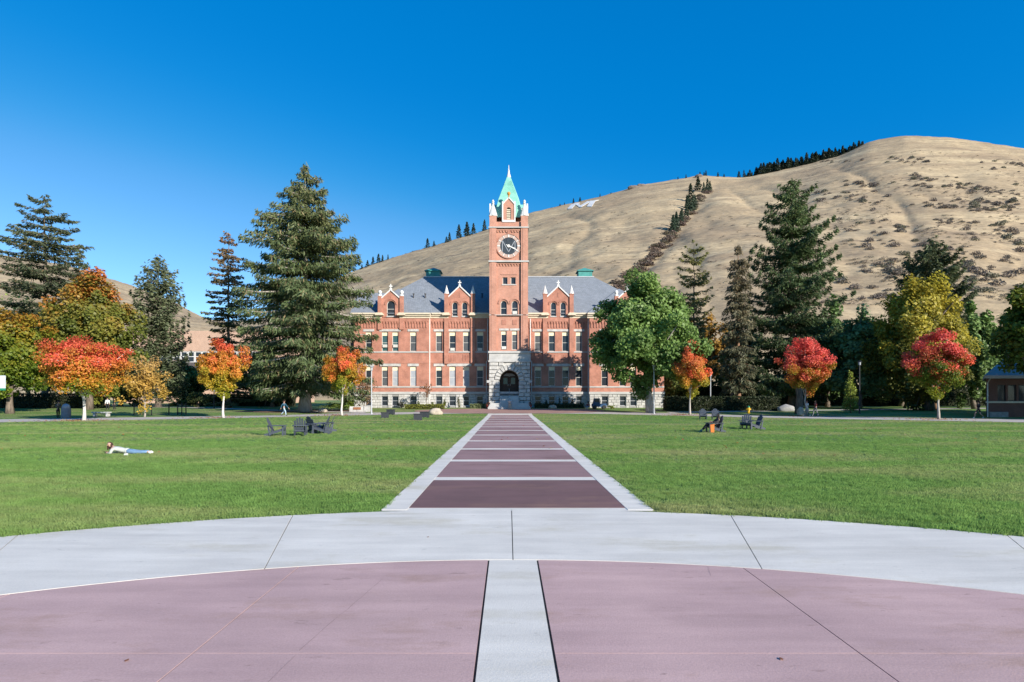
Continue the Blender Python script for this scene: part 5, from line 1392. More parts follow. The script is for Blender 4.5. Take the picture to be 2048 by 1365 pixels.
for i, (px_, dy, h_) in enumerate(((724, 0, 12), (735, 0, 16), (746, 0, 18), (757, 0, 20), (765, 1, 16), (776, 1, 13), (855, 0, 22), (868, 1, 14), (893, 1, 15), (899, 0, 22), (918, 0, 30), (934, 0, 32), (947, 0, 26), (969, 0, 26), (1120, 0, 8), (1129, 0, 7), (1147, 0, 13), (1160, 0, 12), (1200, 0, 9), (1222, 0, 7), (1356, 0, 8), (1372, 0, 11), (1400, 0, 11), (1412, 0, 14), (1436, 0, 12), (1448, 0, 9), (1478, 0, 16), (1488, 0, 18), (1640 - 232, 1, 10), (1396, 30, 26), (1381, 48, 28))):
    c_ = int((px_ - pxs[0]) / 6)
    p = Vector((XX[c_, 148], YY[c_, 148], ZZ[c_, 148] - 2)); p.x = (px_ - CX) * p.y / F
    if dy > 5: p = hill_pt(px_, float(np.interp(px_, RX, RY)) + dy)
    put('ridge_conifer', CO[i % 4], p, h_ * rs.uniform(.8, 1.3), h_, ('small dark conifer on the ridge just right of the huge spruce' if px_ < 800 else 'dark conifer on the ridge midway between huge spruce and tower' if px_ < 880 else 'tall dark conifer on the ridge close to the clock tower' if px_ < 1000 else 'tiny conifer on the ridge above the white letter' if px_ < 1250 else 'small conifer on the ridge between the outcrops and the wood') if dy < 5 else 'dark conifer among the thicket at the top of the gully', 'tree', 'conifers along the ridge' if dy < 5 else 'conifers at the top of the gully')
for px_, w_ in ((1268, 14), (1282, 10), (1398, 9)):
    c_ = int((px_ - pxs[0]) / 6); p = hill_pt(px_, float(np.interp(px_, RX, RY)) + 3)
    bm = bmesh.new(); bmesh.ops.create_icosphere(bm, subdivisions=3, radius=1)
    for v in bm.verts:
        k_ = 1 + .5 * (float(fbm(np.array([v.co.x * 1.7 + px_]), np.array([v.co.y * 1.7 + v.co.z * 2.3]), 4, 3)[0]) - .5); v.co *= k_
    me = bpy.data.meshes.new('rock_outcrop'); bm.to_mesh(me); bm.free()
    o = link('rock_outcrop', me, mat('hill_rock', (0.20, 0.16, 0.13), (0.12, 0.10, 0.085), .15, .95, .6, .5), None, p); o.scale = (w_, 6, 5.5); setp(o, {1268: 'brown rock outcrop on the ridge, larger left one of a pair', 1282: 'brown rock outcrop on the ridge, smaller right one of a pair', 1398: 'low rocky knob on the ridge above the gully'}[px_], 'rock')

# ------------------------------------------------------------------ hedges, beds, boulders near the hall
def hedge(name, label, cat, x0, x1, y0, y1, z0, h, base, n, seed, size=.14, group=None, round_=0.25):
    r = np.random.default_rng(seed)
    t = thing(name, label, cat, ((x0 + x1) / 2, (y0 + y1) / 2, z0), 0, group); L, W = (x1 - x0), (y1 - y0)
    f = r.uniform(size=n)
    P = np.stack([r.uniform(-.5, .5, n) * L, r.uniform(-.5, .5, n) * W, r.uniform(.02, 1, n) * h], -1)
    face = r.integers(0, 4, n)
    P[face == 0, 1] = -W / 2 + r.normal(size=(face == 0).sum()) * .05; P[face == 1, 2] = h + r.normal(size=(face == 1).sum()) * .05
    bump_ = .12 * h * (fbm((P[:, 0] + 40) * 1.3, P[:, 1] + 9, seed, 3) - .5); P[:, 2] *= 1 + bump_ / h * 1.6; P[:, 1] += bump_
    nn = unit(rand_dirs(n, r) + np.array([0, -.4, .5])); U = unit(np.cross(nn, rand_dirs(n, r))); V = np.cross(nn, U); s = size * r.uniform(.6, 1.4, n)
    leaf_cloud('foliage', P, U * s[:, None] * .6, V * s[:, None] * .45, np.array(base) * r.uniform(.6, 1.4, (n, 1)), M_needle, t)
    s = MB(); s.box(-L / 2 + .15, L / 2 - .15, -W / 2 + .2, W / 2 - .15, .0, h * .86); s.local('stems', M_twig, t)
    return t
M_twig = mat('dark_twigs', (0.035, 0.04, 0.018), (0.02, 0.022, 0.012), 6, 1.0, .05, 12)
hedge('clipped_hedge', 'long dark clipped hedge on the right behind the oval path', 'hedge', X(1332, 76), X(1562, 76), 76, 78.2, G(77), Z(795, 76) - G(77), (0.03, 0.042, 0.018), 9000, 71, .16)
hedge('low_hedge', 'low yellow-green clipped hedge on the lawn before the hall', 'hedge', X(808, 81.5), X(889, 81.5), 81.2, 82.2, G(81.7), .62, (0.17, 0.18, 0.03), 2600, 72, .1)
hedge('shrub_border', 'grey-green border shrubs left of the portal', 'shrub', X(940, 84.9), X(972, 84.9), 84.4, 85.6, G(85), .55, (0.16, 0.19, 0.09), 1100, 73, .12)
hedge('shrub_border', 'dark border planting along the hall right of the portal', 'shrub', X(1068, 85.0), X(1168, 85.0), 84.5, 85.6, G(85), .6, (0.05, 0.07, 0.03), 1700, 74, .13)
hedge('dark_hedge', 'dark hedge strip added for the shade behind the standing person at far left', 'hedge', X(-60, 84), X(205, 84), 84, 86, G(85), 2.0, (0.028, 0.036, 0.018), 7000, 75, .18)  # dark strip added to imitate the shadow under the left trees
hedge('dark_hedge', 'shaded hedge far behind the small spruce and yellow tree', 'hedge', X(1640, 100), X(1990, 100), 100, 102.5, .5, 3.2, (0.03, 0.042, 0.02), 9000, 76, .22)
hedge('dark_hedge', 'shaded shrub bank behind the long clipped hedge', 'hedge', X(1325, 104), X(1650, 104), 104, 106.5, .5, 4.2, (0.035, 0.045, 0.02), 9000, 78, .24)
hedge('dark_hedge', 'dark shrub bank added for the shade under the huge spruce at its left', 'hedge', X(395, 96), X(585, 96), 96, 98, .5, 1.9, (0.03, 0.04, 0.02), 6000, 77, .2)  # dark foliage added to imitate the shadow beneath the boughs
def bush(label, px_, d_, w_, h_, base, n, seed, size=.11, z=None, pointed=False):
    r = np.random.default_rng(seed); t = thing('shrub', label, 'shrub', (X(px_, d_), d_, G(d_) if z is None else z))
    C, U, V, cid, hh, outer, cl = broad_crown(r, (0, 0, h_ * .5), w_ / 2, w_ / 2, h_ * .5, 26, n, size, rcf=.35, prof=[(0, 1), (1, .15)] if pointed else None)
    C[:, 2] = np.maximum(C[:, 2], .02)
    leaf_cloud('foliage', C, U, V, np.array(base) * r.uniform(.65, 1.35, (n, 1)) * (1 + .15 * cid[:, None]), M_leaf, t)
    s = MB()
    for k in range(5): q = cl[k]; s.tube([(0, 0, -.05), (q[0] * .5, q[1] * .5, q[2] * .5), tuple(q)], [.03, .02, .01], 5)
    s.local('stem', M_bark, t)
bush('spreading bright green juniper right of the huge spruce trunk', 676, 76, 4.2, 1.3, (0.13, 0.19, 0.035), 1700, 81)
bush('leafy green bush behind the slim maple trunk', 700, 77, 2.2, 2.3, (0.14, 0.20, 0.03), 1500, 82)
bush('small yellow-green bush at the right end of the hall front', 1222, 82.0, 1.3, .6, (0.20, 0.24, 0.04), 500, 83, .09)
bush('small yellow-green bush beside the blue cart', 1208, 82.6, .7, .55, (0.18, 0.22, 0.04), 300, 84, .09)
bush('dark grey shrub against the basement left of the low hedge', 803, 84.9, 1.1, 1.1, (0.05, 0.055, 0.04), 500, 85, .1)
for i, (px_, h_, c_) in enumerate(((837, 1.2, (.10, .13, .04)), (864, 1.1, (.11, .13, .04)), (889, 1.5, (.12, .14, .04)), (917, 1.7, (.14, .14, .05)), (1092, 1.4, (.04, .055, .03)), (1119, 1.6, (.04, .055, .03)), (1145, 1.6, (.035, .05, .03)))):
    bush(['narrow upright shrub at the hall wall above the middle of the low hedge', 'narrow upright shrub at the hall wall left of the downpipe', 'narrow upright shrub at the right end of the low hedge', 'narrow upright shrub midway between low hedge and portal', 'dark conical shrub nearest the portal on its right', 'dark conical shrub second from the portal on its right', 'dark conical shrub third from the portal on its right'][i], px_, 85.2, .75, h_, c_, 320, 90 + i, .09, pointed=True)
bush('soft green shrub beyond the path left of the maple with orange top', 395, 88, 4.5, 2.4, (0.10, 0.12, 0.04), 1500, 98, .16)
def boulder(name, label, cat, px_, d_, w_, dp_, h_, seed, m=None, sub=3, k=.55):
    bm = bmesh.new(); bmesh.ops.create_icosphere(bm, subdivisions=sub, radius=1)
    for v in bm.verts:
        q = 1 + k * (float(fbm(np.array([v.co.x * 1.3 + seed]), np.array([v.co.y * 1.3 + v.co.z * 1.9]), seed, 4)[0]) - .5); v.co *= q; v.co.z = max(v.co.z, -.35)
        v.co = Vector((v.co.x * w_ / 2, v.co.y * dp_ / 2, v.co.z * h_ * .72 + h_ * .25))
    me = bpy.data.meshes.new(name); bm.to_mesh(me); bm.free(); me.polygons.foreach_set('use_smooth', [True] * len(me.polygons))
    o = link(name, me, m or M_boulder, None, (X(px_, d_), d_, G(d_))); setp(o, label, cat); return o
boulder('boulder', 'large tan boulder on the lawn behind the black box seats', 'boulder', 871, 67.5, 1.65, 1.2, .8, 3)
boulder('boulder', 'pinkish boulder beside the huge spruce trunk', 'boulder', 645, 73, 1.1, .9, .55, 5)
boulder('boulder', 'low grey boulder by the hedge end near the two walkers', 'boulder', 1572, 75, 2.4, 1.2, .9, 6, M_joint)  # darker stone colour stands in for the shade on this boulder
boulder('boulder', 'upright tan boulder between the thick trunk and the crimson maple', 'boulder', 1601, 66.2, .8, .7, 1.0, 7)
boulder('boulder', 'brownish rock in the border right of the portal', 'boulder', 1106, 84.0, 1.2, .7, .5, 8)
# stone memorial seat with plaque
ms = thing('stone_memorial', 'pale stone memorial block with bronze plaque left of the lamp post', 'memorial', (X(720, 74.5), 74.5, G(74.5)))
r = random.Random(4); s = MB()
for (x0_, x1_) in ((-1.3, -.35), (-.33, .55), (.57, 1.3)):
    s2 = MB(); h_ = r.uniform(.66, .76); s2.hexa([(x0_, -.35, -.05), (x1_, -.35, -.05), (x1_, .35, -.05), (x0_, .35, -.05)], [(x0_ + .05, -.3, h_), (x1_ - .05, -.3, h_ - .03), (x1_ - .05, .3, h_), (x0_ + .05, .3, h_ - .04)]); s2.local('block', M_stone, ms)
MB().box(-.75, .2, -.40, -.352, .28, .58).local('plaque', M_plaque, ms)
# mulch bed round the spruce
s = MB(); d_ = 75.0; n = 28
s.poly([(X(610, d_) + 8.5 * math.cos(2 * math.pi * i / n) * (1 + .12 * math.sin(i * 2.1)), d_ + 3.3 * math.sin(2 * math.pi * i / n), G(d_ + 3.3 * math.sin(2 * math.pi * i / n)) + .010) for i in range(n)])
o = s.build('mulch_bed', M_mulch, origin=(0, 0, 0)); o['kind'] = 'structure'

# ------------------------------------------------------------------ furniture
def adirondack():
    t = thing('adirondack_chair', 'x', 'chair', (0, 0, 0), 0, 'adirondack chairs on the lawn')
    for sx in (-1, 1):
        MB().beam((sx * .29, -.42, .0), (sx * .29, -.42, .52), .09, .035, up=(1, 0, 0)).local('front_leg', M_chair, t)
        MB().beam((sx * .245, -.42, .34), (sx * .245, .50, .045), .035, .12).local('side_rail', M_chair, t)
        MB().beam((sx * .29, .22, .03), (sx * .29, .30, .54), .075, .035, up=(1, 0, 0)).local('rear_post', M_chair, t)
        a = MB(); a.hexa([(sx * .34 - .08, -.52, .53), (sx * .34 + .08, -.52, .53), (sx * .34 + .05, .34, .53), (sx * .34 - .05, .34, .53)], [(sx * .34 - .08, -.52, .555), (sx * .34 + .08, -.52, .555), (sx * .34 + .05, .34, .555), (sx * .34 - .05, .34, .555)]); a.local('armrest', M_chair, t)
    for k in range(5):
        y = -.40 + k * .125; z = .395 - k * .04
        MB().beam((-.275, y, z), (.275, y, z), .11, .025, up=(0, .3, 1)).local('seat_slat', M_chair, t)
    tops = [.80, .92, .965, .92, .80]
    for k in range(5):
        x = (k - 2) * .105; xt = (k - 2) * .122
        b = Vector((x, .10, .20)); q = Vector((xt, .10 + (tops[k] - .2) * .42, tops[k])); MB().beam(b, q, .098, .025, up=(0, -1, .4)).local('back_slat', M_chair, t)
    MB().beam((-.31, .325, .545), (.31, .325, .545), .05, .05).local('back_rail', M_chair, t)
    MB().beam((-.25, .18, .26), (.25, .18, .26), .04, .06).local('back_rail', M_chair, t)
    MB().beam((-.27, -.445, .36), (.27, -.445, .36), .03, .10).local('front_apron', M_chair, t)
    return t
chairs = [
 ('dark adirondack chair facing right, leftmost of the left cluster', 551, 32.0, 100),
 ('dark adirondack chair seen from behind, second from left in the left cluster', 601, 32.3, 194),
 ('dark adirondack chair seen from behind in the middle of the left cluster', 628, 34.4, 150),
 ('dark adirondack chair facing left, second from right in the left cluster', 644, 34.0, -84),
 ('dark adirondack chair facing left, rightmost of the left cluster', 655, 35.6, -72),
 ('adirondack chair facing the camera, left of the far right pair', 1406, 55.0, -14),
 ('adirondack chair facing the camera, right of the far right pair', 1431, 55.0, -14),
 ('dark adirondack chair with a seated person in it', 1431, 35.2, -88),
 ('empty dark adirondack chair turned to the camera beside a folded-looking one', 1492, 39.0, -30),
 ('dark adirondack chair seen side-on, rightmost on the right lawn', 1511, 38.2, -84)]
c0 = adirondack()
for i, (lab, px_, d_, rz) in enumerate(chairs):
    o = c0 if i == 0 else copy_tree(c0)
    o.location = (X(px_, d_), d_, G(d_)); o.rotation_euler = (0, 0, R(rz)); o['label'] = lab
    sc_ = 1.06; o.scale = (sc_, sc_, sc_)
# black box seats
for i, (px_, py_, w_, h_, lab) in enumerate(((770, 836.5, .74, .58, 'black box seat on the lawn, nearest of the left pair'), (781.5, 830.5, .80, .62, 'black box seat on the lawn, farther of the left pair'), (836, 841, .76, .60, 'black box seat on the lawn, nearest of the right pair'), (849.5, 835.5, .85, .62, 'black box seat on the lawn beside the tan boulder'))):
    d_ = 2541 / (py_ - 793); t = thing('box_seat', lab, 'seat', (X(px_, d_), d_, G(d_)), R((8, -5, 6, -3)[i]), 'black box seats on the left lawn')
    for k in range(4): MB().box(-w_ / 2 + k * w_ / 4 + .004, -w_ / 2 + (k + 1) * w_ / 4 - .004, -w_ / 2, -w_ / 2 + .03, .03, h_ - .05).local('front_board', M_box, t)
    MB().box(-w_ / 2 + .01, w_ / 2 - .01, -w_ / 2 + .032, w_ / 2 - .01, .0, h_ - .05).local('body', M_box, t)
    MB().box(-w_ / 2 - .05, w_ / 2 + .05, -w_ / 2 - .05, w_ / 2 + .05, h_ - .048, h_).local('lid', M_box, t)
# lamp posts
def lamp(lab, px_, d_, top_py, m=M_metal, cut=None):
    t = thing('lamp_post', lab, 'lamp post', (X(px_, d_), d_, G(d_)), 0, 'lamp posts along the paths'); h = Z(top_py, d_) - G(d_)
    MB().lathe([(.13, -.05), (.13, .12), (.09, .18)], n=10).local('base', m, t)
    MB().lathe([(.08, .15), (.065, h - .55)], n=10).local('pole', m, t, smooth=False)
    MB().lathe([(.07, h - .56), (.13, h - .5), (.15, h - .15)], n=12).local('lamp_globe', M_blind, t)
    MB().lathe([(.24, h - .149), (.26, h - .08), (.1, h)], n=12).local('cap', m, t)
lamp('pale lamp post in front of the large green tree', 1308, 69.0, 730)
lamp('pale lamp post left of the hall front', 743, 68.5, 733)
lamp('thin lamp post behind the hedge right of the orange-red maple', 1421, 76.5, 745)
lamp('dark lamp post beside the small bright spruce', 1719, 70.0, 722, M_iron)
lamp('thin post behind the orange-topped maple at left', 428, 84.0, 776, M_iron)
# fire hydrant
d_ = 70.5; t = thing('fire_hydrant', 'yellow fire hydrant with green cap beyond the right chairs', 'hydrant', (X(1497, d_), d_, G(d_)))
M_hyd = mat('yellow_paint', (0.72, 0.42, 0.02), (0.62, 0.35, 0.02), 6, .5); M_hydg = mat('green_paint', (0.02, 0.22, 0.11), (0.02, 0.18, 0.09), 6, .5)
MB().lathe([(.19, 0), (.19, .06), (.14, .08), (.13, .62), (.18, .64), (.18, .70)], n=12).local('barrel', M_hyd, t)
MB().lathe([(.17, .70), (.15, .82), (.08, .90), (.05, .91), (.05, .97)], n=12).local('cap', M_hydg, t)
for sx in (-1, 1): MB().tube([(sx * .1, 0, .5), (sx * .28, 0, .5)], [.085, .085], 8).local('side_outlet', M_hyd, t)
MB().tube([(0, -.1, .45), (0, -.26, .45)], [.1, .1], 8).local('front_outlet', M_hyd, t)
# waste bin / domed stand on the left path
d_ = 57.5; t = thing('waste_bin', 'grey waste bin with pale domed lid beside the standing person', 'bin', (X(132, d_), d_, 0))
MB().lathe([(.40, 0), (.42, .1), (.42, .95), (.38, 1.0)], n=14).local('body', mat('bin_grey', (0.22, 0.22, 0.235), (0.18, .18, .19), 5, .7), t)
MB().lathe([(.36, 1.0), (.34, 1.2), (.24, 1.38), (.06, 1.46)], n=14).local('lid', M_blind, t, smooth=True)
# banner at the left edge
d_ = 50; t = thing('banner_post', 'white and green banner on a post at the left edge', 'banner', (X(-14, d_), d_, 0))
MB().lathe([(.06, 0), (.05, Z(735, d_))], n=8).local('pole', M_metal, t)
MB().box(.08, X(11, d_) - X(-14, d_), -.015, .015, Z(781, d_), Z(752, d_)).local('banner_cloth', mat('banner_white', (.62, .68, .72), (.5, .6, .62), 3, .8), t)
MB().box(.078, X(11, d_) - X(-14, d_) + .002, -.018, .018, Z(781.2, d_), Z(777, d_)).local('banner_hem', M_hydg, t)
MB().beam((0, 0, Z(751.5, d_)), (X(11, d_) - X(-14, d_), 0, Z(751.5, d_)), .03, .03).local('bracket', M_metal, t)
# iron fence
d_ = 67.0
for (pa, pb, lab) in ((268, 338, 'black iron picket fence by the golden tree'), (355, 372, 'short black iron fence panel right of the golden tree')):
    t = thing('iron_fence', lab, 'fence', (X(pa, d_), d_, G(d_))); L = X(pb, d_) - X(pa, d_); h_ = 1.35
    for zz in (.18, 1.15): MB().box(0, L, -.015, .015, zz, zz + .04).local('rail', M_iron, t)
    me = MB().lathe([(.014, 0.05), (.014, h_ - .06), (.002, h_)], n=4).mesh('picket'); me.materials.append(M_iron); x = .12
    while x < L - .05: link('picket', me, None, t, (x, 0, 0)); x += .16
    me = MB().box(-.04, .04, -.04, .04, 0, h_ + .08).mesh('post'); me.materials.append(M_iron)
    for k in range(3): link('post', me, None, t, (L * k / 2, 0, 0))
# bench
d_ = 63.0; t = thing('bench', 'low pale stone bench on the left path behind the red maple', 'bench', (X(203, d_), d_, 0))
MB().box(-.95, .95, -.22, .22, .38, .50).local('seat', M_stone_smooth, t)
for sx in (-.7, .7): MB().box(sx - .12, sx + .12, -.18, .18, -.02, .379).local('leg', M_stone_smooth, t)
# pedestal at the foot of the steps
d_ = 80.3; t = thing('stone_pedestal', 'small stone pedestal with pale urn at the foot of the portal steps', 'pedestal', (X(1020, d_), d_, G(d_)))
MB().box(-.32, .32, -.32, .32, -.02, .16).local('base', M_boulder, t)
MB().lathe([(.24, .16), (.2, .2), (.19, .72), (.26, .76), (.26, .82)], n=8).local('shaft', M_boulder, t)
MB().lathe([(.1, .82), (.14, .88), (.3, 1.05), (.33, 1.2), (.26, 1.24), (.1, 1.34)], n=12).local('urn', M_stone_smooth, t, smooth=True)
t = thing('handrail', 'thin metal handrail up the middle of the portal steps', 'handrail', (X(1018.5, 81.2), 81.2, G(81.2)))
for k in range(4): MB().tube([(0, .15 + k * .95, .1 + k * .62), (0, .15 + k * .95, 1.0 + k * .62)], [.022, .022], 6).local('post', M_metal, t)
MB().tube([(0, .1, .97), (0, 3.05, 2.9)], [.028, .028], 6).local('rail', M_metal, t)
# flower pots, blue cart
for px_, lab in ((976.5, 'red flower pot at the left foot of the portal'), (1059, 'red flower pot at the right foot of the portal')):
    d_ = 81.9; t = thing('flower_pot', lab, 'flower pot', (X(px_, d_), d_, G(d_)))
    MB().lathe([(.22, 0), (.34, .5), (.38, .52), (.38, .58), (.33, .58), (.30, .5)], n=12).local('pot', M_terracotta, t)
    r = np.random.default_rng(int(px_)); n = 220; P = rand_dirs(n, r) * .32 + np.array([0, 0, .62]); nn = rand_dirs(n, r); U = unit(np.cross(nn, rand_dirs(n, r))); V = np.cross(nn, U)
    leaf_cloud('flowers', P, U * .05, V * .04, np.where(r.uniform(size=(n, 1)) < .4, np.array([[.4, .04, .05]]), np.array([[.06, .10, .03]])), M_leaf, t)
d_ = 82.4; t = thing('utility_cart', 'blue utility cart parked in the shade before the hall', 'cart', (X(1198, d_), d_, G(d_)))
M_blue = mat('blue_paint', (0.03, 0.08, 0.17), (0.025, 0.065, 0.14), 4, .5)
s = MB(); s.box(-1.0, 1.0, -.5, .5, .28, .75); s.local('body', M_blue, t); MB().hexa([(-.85, -.45, .75), (.1, -.45, .75), (.1, .45, .75), (-.85, .45, .75)], [(-.7, -.42, 1.5), (.05, -.42, 1.5), (.05, .42, 1.5), (-.7, .42, 1.5)]).local('cab', M_blue, t)
MB().box(-.68, -.02, -.462, -.445, .95, 1.4).local('window', M_glass, t)
for sx in (-.65, .65):
    for sy in (-.5, .5): MB().lathe([(.24, -.08), (.27, -.06), (.27, .06), (.24, .08)], (sx, sy, .26), 14, axis='y').local('wheel', M_iron, t)

# ------------------------------------------------------------------ people
def skin_mesh(name, V, E, rad, m, parent, roots=(0,), sub=1):
    me = bpy.data.meshes.new(name); me.from_pydata(V, E, []); me.materials.append(m)
    o = bpy.data.objects.new(name, me); col.objects.link(o)
    if parent: o.parent = parent
    md = o.modifiers.new('skin', 'SKIN'); md.use_smooth_shade = True; md.branch_smoothing = .4
    sv = me.skin_vertices[0].data
    for i, v in enumerate(sv): v.radius = (rad[i], rad[i]) if not isinstance(rad[i], tuple) else rad[i]; v.use_root = i in roots
    sb = o.modifiers.new('sub', 'SUBSURF'); sb.levels = sub; sb.render_levels = sub
    return o
def cloth(name, c): return mat(name, c, tuple(q * .8 for q in c), 5, .9, coord='object')
M_skin = mat('skin', (0.50, 0.30, 0.22), (0.45, 0.27, 0.20), 8, .6, coord='object')
def person(label, loc, rz, J, top, bottom, hair, shoes, group=None, long_hair=False, shorts=False, sleeves=True):
    """J: joints (x right, y forward=-Y faces camera at rz 0, z up)"""
    t = thing('person', label, 'person', loc, rz, group)
    names = ['hip', 'waist', 'chest', 'neck', 'chin', 'head', 'crown', 'sl', 'el', 'wl', 'hl', 'sr', 'er', 'wr', 'hr', 'ul', 'kl', 'al', 'fl', 'ur', 'kr', 'ar', 'fr']
    rad = dict(hip=.105, waist=.092, chest=.118, neck=.05, chin=.072, head=.10, crown=.07, sl=.05, el=.036, wl=.026, hl=.03, sr=.05, er=.036, wr=.026, hr=.03, ul=.078, kl=.052, al=.036, fl=.032, ur=.078, kr=.052, ar=.036, fr=.032)
    ix = {n: i for i, n in enumerate(names)}
    ed = [('hip', 'waist'), ('waist', 'chest'), ('chest', 'neck'), ('neck', 'chin'), ('chin', 'head'), ('head', 'crown'), ('chest', 'sl'), ('sl', 'el'), ('el', 'wl'), ('wl', 'hl'), ('chest', 'sr'), ('sr', 'er'), ('er', 'wr'), ('wr', 'hr'), ('hip', 'ul'), ('ul', 'kl'), ('kl', 'al'), ('al', 'fl'), ('hip', 'ur'), ('ur', 'kr'), ('kr', 'ar'), ('ar', 'fr')]
    V = [Vector(J[n]) for n in names]; Rd = [rad[n] for n in names]; Ed = [(ix[a], ix[b]) for a, b in ed]; roots = [0]
    for h, w in (('hl', 'wl'), ('hr', 'wr')):                 # five fingers, the thumb from the side of the palm
        hp, wp = Vector(J[h]), Vector(J[w]); dr = (hp - wp).normalized(); sd = dr.cross(Vector((0.2, 1, .3))).normalized(); pn = sd.cross(dr)
        for k, (of, ln) in enumerate(((-.028, .055), (-.010, .07), (.009, .075), (.027, .066))):
            i = len(V); a = hp + sd * of + dr * .012; b = a + dr * ln * .55 + pn * .006; c = b + dr * ln * .4 + pn * .022; V += [a, b, c]; Rd += [.009, .0085, .007]; Ed += [(i, i + 1), (i + 1, i + 2)]; roots.append(i)
        i = len(V); a = hp - sd * .026 - dr * .02; b = a - sd * .022 + dr * .025; c = b + dr * .03 - sd * .004; V += [a, b, c]; Rd += [.011, .010, .008]; Ed += [(i, i + 1), (i + 1, i + 2)]; roots.append(i)
    # nose
    body = skin_mesh('body', [tuple(v) for v in V], Ed, Rd, M_skin, t, roots)
    def lerp(a, b, f): return tuple(Vector(J[a]).lerp(Vector(J[b]), f))
    def sub(name, nodes, edges, m):
        k = {n: i for i, n in enumerate(nodes)}
        return skin_mesh(name, [tuple(nodes[n][0]) for n in nodes], [(k[a], k[b]) for a, b in edges], [nodes[n][1] for n in nodes], m, t)
    nd = dict(waist=(J['waist'], .122), hip=(J['hip'], .138), low=(lerp('waist', 'hip', 1.25), .13), chest=(J['chest'], .142), collar=(lerp('chest', 'neck', .62), .075), sl=(J['sl'], .07), sr=(J['sr'], .07))
    te = [('waist', 'hip'), ('hip', 'low'), ('waist', 'chest'), ('chest', 'collar'), ('chest', 'sl'), ('chest', 'sr')]
    for q in 'lr':
        nd['e' + q] = (J['e' + q] if sleeves else lerp('s' + q, 'e' + q, .65), .055); te.append(('s' + q, 'e' + q))
        if sleeves: nd['w' + q] = (lerp('e' + q, 'w' + q, .95), .042); te.append(('e' + q, 'w' + q))
    sub('shirt', nd, te, top)
    nd = dict(hip=(J['hip'], .128), belt=(lerp('hip', 'waist', .4), .108)); te = [('hip', 'belt')]
    for q in 'lr':
        nd['u' + q] = (J['u' + q], .098); nd['k' + q] = (lerp('u' + q, 'k' + q, .7) if shorts else J['k' + q], .086 if shorts else .068); te += [('hip', 'u' + q), ('u' + q, 'k' + q)]
        if not shorts: nd['a' + q] = (lerp('k' + q, 'a' + q, .97), .052); te.append(('k' + q, 'a' + q))
    sub('shorts' if shorts else 'trousers', nd, te, bottom)
    for a, f in (('al', 'fl'), ('ar', 'fr')):
        skin_mesh('shoe', [tuple(Vector(J[a]) * .98 + Vector(J[f]) * .02), tuple(Vector(J[a]).lerp(Vector(J[f]), .55)), tuple(Vector(J[a]).lerp(Vector(J[f]), 1.12))], [(0, 1), (1, 2)], [.052, .05, .042], shoes, t)
    hd, cr, ch = Vector(J['head']), Vector(J['crown']), Vector(J['chin']); upv = (cr - hd).normalized(); fw = Vector(J['face']).normalized()
    sdv = fw.cross(upv).normalized()
    hv = [hd + upv * .055 - fw * .012, hd + fw * .05 + upv * .085, hd - fw * .045 + upv * .005, ch - fw * .06 - upv * .01]; hr_ = [.102, .055, .098, .07]; he = [(0, 1), (0, 2), (2, 3)]
    if long_hair:
        dn_ = Vector((0, 0, -1)) * .7 - upv * .3
        hv.append(ch - fw * .07 + dn_ * .16); hr_.append(.075); he.append((3, 4))
        for k in (-1, 1):
            i = len(hv); hv += [hd + sdv * .085 * k + upv * .01 - fw * .005, ch + sdv * .085 * k - fw * .005 + dn_ * .03, ch + sdv * .08 * k + dn_ * .17]; hr_ += [.042, .04, .03]; he += [(0, i), (i, i + 1), (i + 1, i + 2)]
    skin_mesh('hair', [tuple(v) for v in hv], he, hr_, hair, t)
    for k in (-1, 1): MB().lathe([(.001, -.008), (.007, -.004), (.007, .004), (.001, .008)], tuple(hd + fw * .076 + sdv * .032 * k - upv * .012), 6).local('eye', M_iron, t)
    s = MB(); s.tube([tuple(hd + fw * .07 - upv * .01), tuple(hd + fw * .088 - upv * .04)], [.009, .013], 6); s.local('nose', M_skin, t, smooth=True)
    s = MB(); q = ch.lerp(hd, .15); s.tube([tuple(q + fw * .062 - sdv * .02), tuple(q + fw * .066), tuple(q + fw * .062 + sdv * .02)], [.004, .007, .004], 6); s.local('mouth', M_terracotta, t)
    for k in (-1, 1): MB().lathe([(.004, -.03), (.016, -.012), (.018, .015), (.006, .03)], tuple(hd + sdv * .078 * k - upv * .015), 6).local('ear', M_skin, t)
    return t
def standing(stride=0.0, arm=0.0, lean=0.0, bend=0.0):
    s = stride; a = arm
    J = dict(hip=(0, 0, .92), waist=(0, -.01 - lean * .3, 1.10), chest=(0, -lean * .6, 1.30), neck=(0, -lean * .9, 1.47), chin=(0, -.015 - lean, 1.54), head=(0, -.01 - lean, 1.61), crown=(0, .0 - lean, 1.68), sl=(-.18, -lean * .75, 1.38), sr=(.18, -lean * .75, 1.38),
        el=(-.235, a * .18, 1.10), wl=(-.24, a * .30 - .08, .87), hl=(-.24, a * .33 - .10, .80), er=(.235, -a * .18, 1.10), wr=(.24, -a * .34 - .06, .88), hr=(.24, -a * .38 - .08, .81),
        ul=(-.095, -s * .03, .86), kl=(-.10, -s * .22 - .02, .48), al=(-.10, -s * .30, .09), fl=(-.11, -s * .30 - .15, .035), ur=(.095, s * .03, .86), kr=(.10, s * .10 - .02, .48), ar=(.10, s * .42, .10 + s * .05), fr=(.11, s * .42 - .13, .035), face=(0, -1, 0))
    return J
blue_j, lt_j = cloth('light_denim', (0.38, 0.50, 0.58)), cloth('denim', (0.16, 0.27, 0.42))
black_c, grey_c, teal_c, white_c = cloth('black_cloth', (0.02, 0.02, 0.024)), cloth('grey_knit', (0.45, 0.47, 0.43)), cloth('teal_cloth', (0.03, 0.10, 0.16)), cloth('white_cloth', (0.70, 0.70, 0.68))
